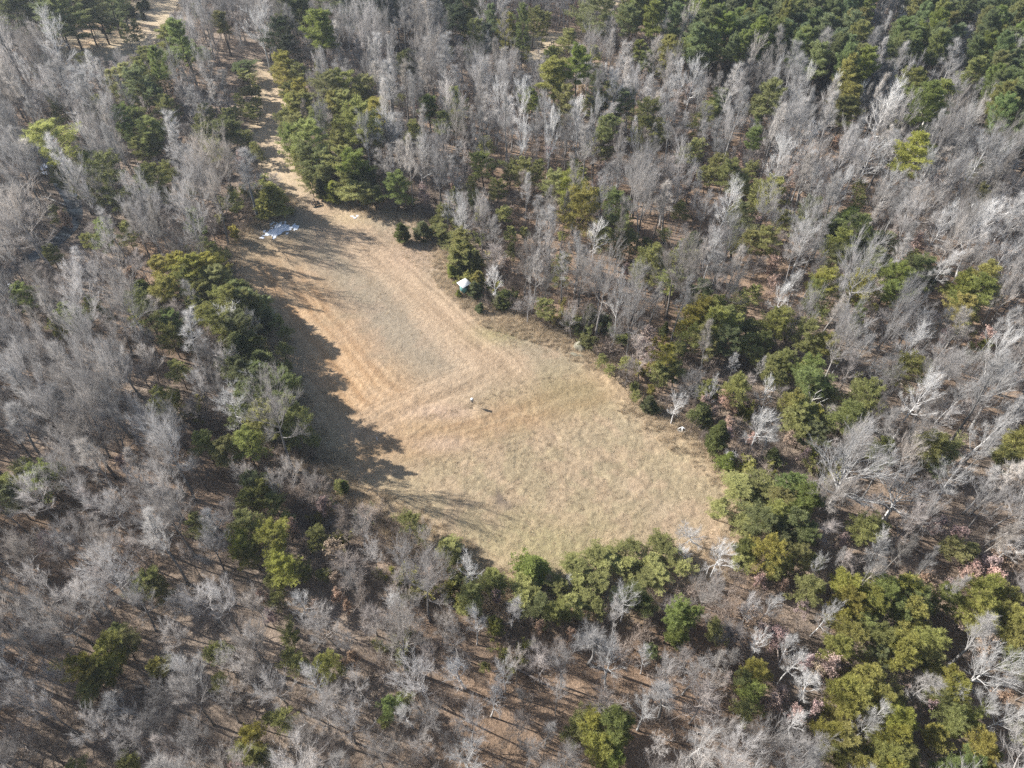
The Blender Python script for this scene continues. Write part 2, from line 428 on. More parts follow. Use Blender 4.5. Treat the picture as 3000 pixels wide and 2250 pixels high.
def snow(pts, seed, label, thr=0.5, name='melting_snow'):
    poly = [tuple(at(a, b)[:2]) for a, b in pts]; k = np.array(poly); c = k.mean(0)
    def keep(x, y):
        d, _, _ = dist_line(poly + poly[:1], x, y); ins = inside(poly, x, y)
        return (np.where(ins, d, -d) + (fbm(x, y, 0.7, seed, 3) - thr) * 3.4) > 0
    me = grid_mesh(name, k[:, 0].min() - .6, k[:, 0].max() + .6, k[:, 1].min() - .6, k[:, 1].max() + .6, 0.12, keep,
                   lambda x, y: hz(x, y) + np.where(inside(F2, x, y), .10, .05) + 0.05 * fbm(x, y, .5, seed + 5, 2), lambda x, y: np.ones((len(x), 3)), M_SNOW)
    tag(link(name, me), label, kind='stuff')
snow([(770, 690), (800, 655), (835, 653), (866, 668), (840, 684), (800, 696)], 201, 'bright patch of melting snow below the lone round cedar', 0.56)
snow([(1030, 636), (1042, 632), (1050, 638), (1040, 645)], 211, 'thin snow remnant in the shade north of the field', 0.6)
snow([(105, 478), (130, 468), (150, 480), (140, 500), (115, 520), (100, 505)], 221, 'ice and snow along the creek', 0.72)
snow([(185, 560), (215, 570), (225, 590), (200, 585)], 223, 'snow beside the creek near the fallen white log', 0.7)
snow([(8, 832), (28, 826), (32, 842), (14, 848)], 225, 'little snow scrap in the woods by the picture border', 0.68)

# ------------------------------------------------------------------ tree generators (local metres, base at origin)
def unit(v): return v / (np.linalg.norm(v, axis=-1, keepdims=True) + 1e-9)
def rot_about(d, ang, rng):
    """direction at angle ang from d, random azimuth"""
    r = rng.normal(size=3); p = unit(np.cross(d, r)); return d * math.cos(ang) + p * math.sin(ang)
def path(p, d, L, n, rng, wob, trop, droop=0.0):
    pts = [p]; st = L / n
    for k in range(n):
        d = unit(d + rng.normal(size=3) * wob + np.array([0, 0, trop - droop * k / n])); p = p + d * st; pts.append(p)
    return np.array(pts), d
def twigs(P0, D, L, wd, rng):
    """thin tapered slivers: P0,(n,3) D,(n,3) L,(n,)"""
    n = len(P0); s = unit(np.cross(D, rng.normal(size=(n, 3)))) * (np.asarray(wd) * 0.5)[:, None]
    bend = rng.normal(size=(n, 3)) * 0.12 * L[:, None]
    mid = P0 + D * (L * 0.5)[:, None] + bend * 0.4; tip = P0 + D * L[:, None] + bend + np.array([0, 0, 0.1]) * L[:, None]
    v = np.stack([P0 - s, P0 + s, mid + s * 0.75, mid - s * 0.75, tip], 1).reshape(-1, 3)
    o = np.arange(n)[:, None] * 5
    return v, [np.concatenate([o + 0, o + 1, o + 2, o + 3], 1), np.concatenate([o + 3, o + 2, o + 4], 1)]
def tip_dirs(d, rng, n, spread):
    return unit(d[None] + rng.normal(size=(n, 3)) * spread)

def gen_bare(seed, H, Rc, style):
    """returns trunk MB, crown MB.  style: broad, slim, young, pale, giant"""
    rng = np.random.RandomState(seed)
    T, Cn = MB(), MB()
    slim = style in ('slim', 'young')
    r0 = {'broad': 0.24, 'slim': 0.18, 'young': 0.07, 'pale': 0.23, 'giant': 0.48}[style]
    cb = {'broad': 0.42, 'slim': 0.45, 'young': 0.25, 'pale': 0.35, 'giant': 0.28}[style]
    top = H * (0.97 if slim else (0.80 if style == 'pale' else 0.68))
    n = 9
    tp, d_end = path(np.array([0, 0, -0.3]), unit(np.array([rng.normal() * .05, rng.normal() * .05, 1])), top + .3, n, rng, 0.035 if slim else 0.06, 0.10)
    fr = np.linspace(0, 1, n + 1); rad = r0 * (1 - 0.86 * fr ** 1.1); rad[0] *= 1.35
    T.tube(tp, rad, 7)
    nl = {'broad': 13, 'slim': 17, 'young': 12, 'pale': 15, 'giant': 15}[style]
    tw0, twd, twl, tww = [], [], [], []
    tlen = {'broad': 0.85, 'slim': 0.75, 'young': 0.55, 'pale': 0.85, 'giant': 0.8}[style]
    def twig_along(pts, d, k, spread, ln, wd):
        t = rng.rand(k) * (len(pts) - 1); i = np.minimum(t.astype(int), len(pts) - 2); f = (t - i)[:, None]
        tw0.append(pts[i] * (1 - f) + pts[i + 1] * f); dd = unit(pts[i + 1] - pts[i])
        twd.append(unit(dd + rng.normal(size=(k, 3)) * spread + np.array([0, 0, 0.3]))); twl.append(ln * (0.55 + 0.8 * rng.rand(k))); tww.append(np.full(k, wd))
    az = rng.rand() * 6.28
    for k in range(nl):
        f = k / (nl - 1)
        h = H * cb + (top - H * cb) * (f ** 0.9)
        i = np.interp(h, tp[:, 2], np.arange(n + 1)); i0 = min(int(i), n - 1); p = tp[i0] * (1 - i + i0) + tp[i0 + 1] * (i - i0)
        az += 2.4 + rng.normal() * 0.35
        if slim: el = R(38) + f * R(26) + rng.normal() * .12; L = Rc * (1.15 - 0.72 * f) * (0.8 + .4 * rng.rand())
        else: el = R(20) + f * R(56) + rng.normal() * .14; L = (Rc * (1.15 - 0.45 * f) + (H - top) * f * 0.75) * (0.75 + .5 * rng.rand())
        d = np.array([math.cos(az) * math.cos(el), math.sin(az) * math.cos(el), math.sin(el)])
        rl = max(np.interp(h, tp[:, 2], rad) * (0.66 if not slim else .5), 0.03)
        if style in ('giant', 'pale'): rl *= 1.2
        lp, ld = path(p, d, L, 5, rng, 0.13, 0.09)
        Cn.tube(lp, rl * np.array([1, .8, .62, .45, .3, .14]), 5 if rl > .05 else 4, False)
        nb = 7 if not slim else 5
        for m in range(nb):
            g = 0.22 + 0.78 * (m + rng.rand() * .7) / nb; g = min(g, 0.98); ii = int(g * 5); ff = g * 5 - ii; ii = min(ii, 4)
            bp = lp[ii] * (1 - ff) + lp[ii + 1] * ff; bd = rot_about(unit(lp[ii + 1] - lp[ii]), R(34) * (0.6 + .6 * rng.rand()), rng)
            BL = L * (0.55 - 0.25 * g) * (0.75 + .5 * rng.rand())
            if BL < 0.3: BL = 0.3
            qp, qd = path(bp, unit(bd + np.array([0, 0, .18])), BL, 3, rng, 0.16, 0.10)
            rb = max(rl * (0.5 - 0.22 * g), 0.018)
            Cn.tube(qp, rb * np.array([1, .72, .45, .2]), 3, False)
            ns = (4 if not slim else 3) if style != 'young' else 2
            for u in range(ns):
                g2 = 0.3 + 0.65 * (u + rng.rand() * .8) / ns; i2 = min(int(g2 * 3), 2); f2 = g2 * 3 - i2
                sp = qp[i2] * (1 - f2) + qp[i2 + 1] * f2; sdv = rot_about(unit(qp[i2 + 1] - qp[i2]), R(34) * (0.6 + .6 * rng.rand()), rng)
                SL = max(BL * 0.55 * (0.7 + .5 * rng.rand()), 0.3)
                xp, xd = path(sp, unit(sdv + np.array([0, 0, .2])), SL, 2, rng, 0.18, 0.12)
                Cn.tube(xp, max(rb * .55, 0.013) * np.array([1, .65, .3]), 3, False)
                twig_along(xp, xd, {'young': 7, 'pale': 5, 'giant': 6}.get(style, 10), 0.36, tlen, 0.0135)
            twig_along(qp, qd, 9 if style != 'pale' else 5, 0.42, tlen * 1.1, 0.016)
        twig_along(lp, ld, 9, 0.45, tlen * 1.1, 0.018)
    if slim: twig_along(tp[-4:], d_end, 26, 0.42, tlen, 0.018)
    v, fs = twigs(np.concatenate(tw0), np.concatenate(twd), np.concatenate(twl), np.concatenate(tww), rng)
    Cn.add(v, fs)
    return T, Cn

def tufts(P0, D, rng, nn, L, wd, spread):
    """needle tufts: nn slivers fanned about D at each P0"""
    k = len(P0); P = np.repeat(P0, nn, 0); DD = unit(np.repeat(D, nn, 0) + rng.normal(size=(k * nn, 3)) * spread)
    l = L * (0.65 + .7 * rng.rand(k * nn)); s = unit(np.cross(DD, rng.normal(size=(k * nn, 3)))) * (wd * 0.5)
    P = P + DD * (0.12 * l)[:, None]
    tip = P + DD * l[:, None]; mid = P + DD * (l * .45)[:, None]
    v = np.stack([P, mid + s, tip, mid - s], 1).reshape(-1, 3); o = np.arange(k * nn)[:, None] * 4
    return v, [np.concatenate([o, o + 1, o + 2, o + 3], 1)]

def gen_pine(seed, H, Rc, hc, style):
    """style: pine (irregular, layered), stand (plantation, rounded crown high up), cedar (dense, to the ground)"""
    rng = np.random.RandomState(seed); T, Cn = MB(), MB()
    r0 = 0.022 * H * (0.7 if style == 'cedar' else .62) ; n = 8
    tp, _ = path(np.array([0, 0, -0.3]), unit(np.array([rng.normal() * .04, rng.normal() * .04, 1])), H * .97 + .3, n, rng, 0.025, 0.08)
    fr = np.linspace(0, 1, n + 1); T.tube(tp, r0 * (1 - .9 * fr), 6)
    zb = H - hc; P0, D = [], []
    nl = int({'pine': 30, 'stand': 30, 'cedar': 54}[style])
    az = rng.rand() * 6
    # uneven crown: a few lobes stretch or pinch it
    lob = [(rng.rand() * 6.28, rng.rand(), 0.25 + .35 * rng.rand(), rng.choice([-1, 1])) for _ in range(5)]
    for k in range(nl):
        f = (k + rng.rand() * .8) / nl; h = zb + hc * f * 0.97
        az += 2.4 + rng.normal() * .4
        if style == 'cedar': prof = (1 - f) ** 0.75 * (0.55 + 0.45 * min(1, f * 5)) + .07
        elif style == 'stand': prof = math.sqrt(max(0, 1 - (1.75 * f - .72) ** 2 * .9)) * .9 + .1
        else: prof = math.sqrt(max(0, 1 - (1.6 * f - .55) ** 2 * .82)) * .92 + .08
        for (a, ff, s, sg) in lob:
            prof *= 1 + sg * s * max(0, math.cos(az - a)) * math.exp(-((f - ff) / .22) ** 2) * (0.5 if style == 'cedar' else 1)
        L = Rc * prof * (0.78 + .4 * rng.rand())
        el = {'pine': R(4) + f * R(42), 'stand': R(8) + f * R(46), 'cedar': R(24) + f * R(44)}[style] + rng.normal() * .12
        i = np.interp(h, tp[:, 2], np.arange(n + 1)); i0 = min(int(i), n - 1); p = tp[i0] * (1 - i + i0) + tp[i0 + 1] * (i - i0)
        d = np.array([math.cos(az) * math.cos(el), math.sin(az) * math.cos(el), math.sin(el)])
        lp, ld = path(p, d, L, 4, rng, 0.08, 0.05)
        Cn.tube(lp, max(r0 * .3 * (1 - .7 * f), .012) * np.array([1, .8, .6, .4, .15]), 3, False)
        nb = {'pine': 12, 'stand': 12, 'cedar': 12}[style]
        for m in range(nb):
            g = (0.22 if style != 'cedar' else .12) + .78 * (m + rng.rand()) / nb; g = min(g, .99); ii = min(int(g * 4), 3); ff = g * 4 - ii
            bp = lp[ii] * (1 - ff) + lp[ii + 1] * ff
            sgn = 1 if m % 2 else -1; lat = unit(np.cross(ld, [0, 0, 1.0])) * sgn
            bd = unit(ld * .7 + lat * (.9 * rng.rand() + .25) + rng.normal(size=3) * .16 + np.array([0, 0, .18]))
            bl = L * (.42 - .22 * g) * (.6 + .7 * rng.rand())
            nt_ = {'pine': 3, 'stand': 3, 'cedar': 3}[style]
            for u in range(nt_):
                P0.append(bp + bd * bl * (u + .7) / nt_ + rng.normal(size=3) * .06); D.append(unit(bd + np.array([0, 0, .35])))
    for k in range(10): P0.append(tp[-1] + np.array([0, 0, -.1 * k * hc / 8]) + rng.normal(size=3) * .08); D.append(np.array([rng.normal() * .5, rng.normal() * .5, 1.0]))
    P0, D = np.array(P0), unit(np.array(D))
    if style == 'cedar': v, fs = tufts(P0, D, rng, 9, .30 * max(.75, Rc / 2), .075 * max(.8, Rc / 2), .55)
    elif style == 'stand': v, fs = tufts(P0, D, rng, 13, .40, .062, .75)
    else: v, fs = tufts(P0, D, rng, 13, .37, .056, .75)
    Cn.add(v, fs)
    return T, Cn

def gen_russet(seed, H, Rc):
    T, Cb = gen_bare(seed, H, Rc, 'young'); rng = np.random.RandomState(seed + 5)
    allv = np.concatenate(Cb.v); allv = allv[allv[:, 2] > H * .22]
    P = allv[rng.randint(0, len(allv), 5200)] + rng.normal(size=(5200, 3)) * .12
    # the leaves hang in bunches
    keep = vnoise(P[:, 0] + 3 * P[:, 2], P[:, 1] - 2 * P[:, 2], .9, seed) > .42
    P = P[keep]; n = len(P)
    a = unit(rng.normal(size=(n, 3))); b = unit(np.cross(a, rng.normal(size=(n, 3)))); l = (.075 + .06 * rng.rand(n))[:, None]
    v = np.stack([P - a * l, P + b * l * .5, P + a * l, P - b * l * .5], 1).reshape(-1, 3); o = np.arange(n)[:, None] * 4
    L = MB(); L.add(v, [np.concatenate([o, o + 1, o + 2, o + 3], 1)])
    return T, Cb, L

def gen_shrub(seed, H, Rc, ev=False):
    rng = np.random.RandomState(seed); S, Cn = MB(), MB(); tw0, twd, twl = [], [], []
    for k in range(9):
        az = rng.rand() * 6.28; el = R(45) + rng.rand() * R(40)
        d = np.array([math.cos(az) * math.cos(el), math.sin(az) * math.cos(el), math.sin(el)])
        sp, sd2 = path(np.array([0, 0, -.1]) + rng.normal(size=3) * np.array([.06, .06, 0]), d, H * (.7 + .5 * rng.rand()), 4, rng, .15, .03)
        Cn.tube(sp, .018 * np.array([1, .8, .6, .4, .2]), 3, False)
        for m in range(7):
            i = rng.randint(1, 4); bd = rot_about(unit(sp[i + 1] - sp[i]), R(45) * (.5 + .7 * rng.rand()), rng)
            bp, _ = path(sp[i] * .5 + sp[i + 1] * .5, bd, H * .35 * (.6 + .6 * rng.rand()), 2, rng, .2, .1)
            Cn.tube(bp, .009 * np.array([1, .7, .3]), 3, False)
            for q in range(9):
                j = rng.randint(0, 2); tw0.append(bp[j] + (bp[j + 1] - bp[j]) * rng.rand()); twd.append(unit(bp[j + 1] - bp[j] + rng.normal(size=3) * .35 * np.linalg.norm(bp[j + 1] - bp[j]) * 1.6)); twl.append(.25 + .35 * rng.rand())
    P0, D = np.array(tw0), np.array(twd)
    if ev: v, fs = tufts(P0[::1], D[::1], rng, 5, .2, .06, .7)
    else: v, fs = twigs(P0, D, np.array(twl), np.full(len(P0), .016), rng)
    Cn.add(v, fs)
    return Cn

# libraries of tree meshes: kind -> list of (height, radius, [(part name, mesh, material kind)])
LIB = {}
def build_lib(kind, items): LIB[kind] = items
def two(kind, T, Cn, i, bark, leaf): return [('trunk', T.mesh(kind + '_trunk', [bark], True)), ('crown', Cn.mesh(kind + '_crown', [leaf]))]
def reach(Cn):
    v = np.concatenate(Cn.v); return float(np.percentile(np.hypot(v[:, 0], v[:, 1]), 93))
def lib_bare(kind, style, specs):
    out = []
    for i, (h, r) in enumerate(specs):
        T, Cn = gen_bare(hash_(kind) + i * 13, h, r, style); r = reach(Cn); out.append((h, r, two(kind, T, Cn, i, M_BARK, M_TWIG)))
    LIB[kind] = out
def hash_(s): return sum((i + 1) * ord(c) for i, c in enumerate(s)) % 9973
lib_bare('broad_bare_tree', 'broad', [(15, 3.2), (14, 3.0), (16, 3.4), (13, 2.8), (15, 2.6), (14, 3.4), (16, 3.0), (15, 3.0), (12, 3.1), (16, 2.7), (14, 2.6), (13, 3.3)])
lib_bare('slim_bare_tree', 'slim', [(16, 2.0), (15, 1.8), (17, 2.2), (15, 2.2), (16, 1.7), (14, 1.9), (17, 1.9), (15, 2.0)])
lib_bare('young_bare_tree', 'young', [(7, 1.5), (8, 1.5), (6, 1.5), (8, 1.8), (7, 1.3), (6.5, 1.7)])
lib_bare('pale_bare_tree', 'pale', [(14, 2.8), (15, 2.5), (13, 2.8), (14, 2.3), (15, 3.0)])
lib_bare('giant_bare_tree', 'giant', [(15, 6.2), (14, 5.2)])
def lib_ev(kind, style, specs):
    out = []
    for i, (h, r, hc) in enumerate(specs):
        T, Cn = gen_pine(hash_(kind) + i * 17, h, r, hc, style); r = reach(Cn); out.append((h, r, two(kind, T, Cn, i, M_DARKBARK, M_NEEDLE)))
    LIB[kind] = out
lib_ev('pine_tree', 'pine', [(12, 2.5, 7), (12, 2.5, 8), (11, 2.5, 6.5), (13, 2.5, 7), (12, 2.4, 9), (11, 2.6, 6), (12, 2.5, 7.5), (13, 2.4, 8)])
lib_ev('plantation_pine', 'stand', [(16, 2.2, 7), (16, 2.1, 8), (15, 2.3, 6.5), (17, 2.2, 7.5), (16, 2.3, 6), (15, 2.0, 7)])
lib_ev('cedar_tree', 'cedar', [(5, 1.7, 4.8), (5.5, 1.6, 5.3), (5, 1.9, 4.8), (6, 1.7, 5.8), (5, 1.5, 4.8)])
out = []
for i, (h, r) in enumerate([(6, 1.6), (5, 1.6), (7, 1.5), (5.5, 1.9)]):
    T, Cb, L = gen_russet(500 + i * 7, h, r)
    out.append((h, r, [('trunk', T.mesh('russet_trunk', [M_BARK], True)), ('crown', Cb.mesh('russet_crown', [M_TWIG])), ('foliage', L.mesh('russet_leaves', [M_LEAF]))]))
LIB['russet_tree'] = out
LIB['bare_shrub'] = [(h, r, [('', gen_shrub(700 + i, h, r).mesh('bare_shrub', [M_TWIG]))]) for i, (h, r) in enumerate([(2, 1.4), (1.8, 1.5), (2.2, 1.3), (1.6, 1.5)])]
LIB['green_shrub'] = [(h, r, [('', gen_shrub(730 + i, h, r, True).mesh('green_shrub', [M_NEEDLE]))]) for i, (h, r) in enumerate([(1.6, 1.2), (1.8, 1.2)])]

def gen_log(seed):
    rng = np.random.RandomState(seed); b_ = MB(); n = 7
    p, d = path(np.array([-3.0, 0, .16]), unit(np.array([1, rng.normal() * .08, .01])), 6.0, n - 1, rng, .04, 0)
    b_.tube(p, .15 * np.linspace(1, .45, n), 7)
    for k in (2, 4, 5):
        q, _ = path(p[k], unit(np.array([.7, rng.choice([-1, 1]) * .8, .45])), .5 + rng.rand() * .9, 3, rng, .15, 0); b_.tube(q, .05 * np.array([1, .7, .5, .2]), 4)
    return b_.mesh('downed_tree', [M_BARK], True)
LIB['downed_tree'] = [(1.0, 3.0, [('', gen_log(900 + k))]) for k in range(3)]

# ------------------------------------------------------------------ what stands where
TREES = []      # dict(kind, x, y, h, r, var, col, rz, label)
rnd = random.Random(4)
TINT = {'y': (0.385, 0.360, 0.110), 'o': (0.320, 0.318, 0.122), 'g': (0.265, 0.300, 0.098), 'd': (0.215, 0.232, 0.102), 'b': (0.235, 0.270, 0.128), 'k': (0.090, 0.104, 0.062)}
TILES = {'A': (0, 0), 'B': (1000, 0), 'C': (2000, 0), 'D': (0, 750), 'E': (1000, 750), 'F': (2000, 750), 'G': (0, 1500), 'H': (1000, 1500), 'I': (2000, 1500)}
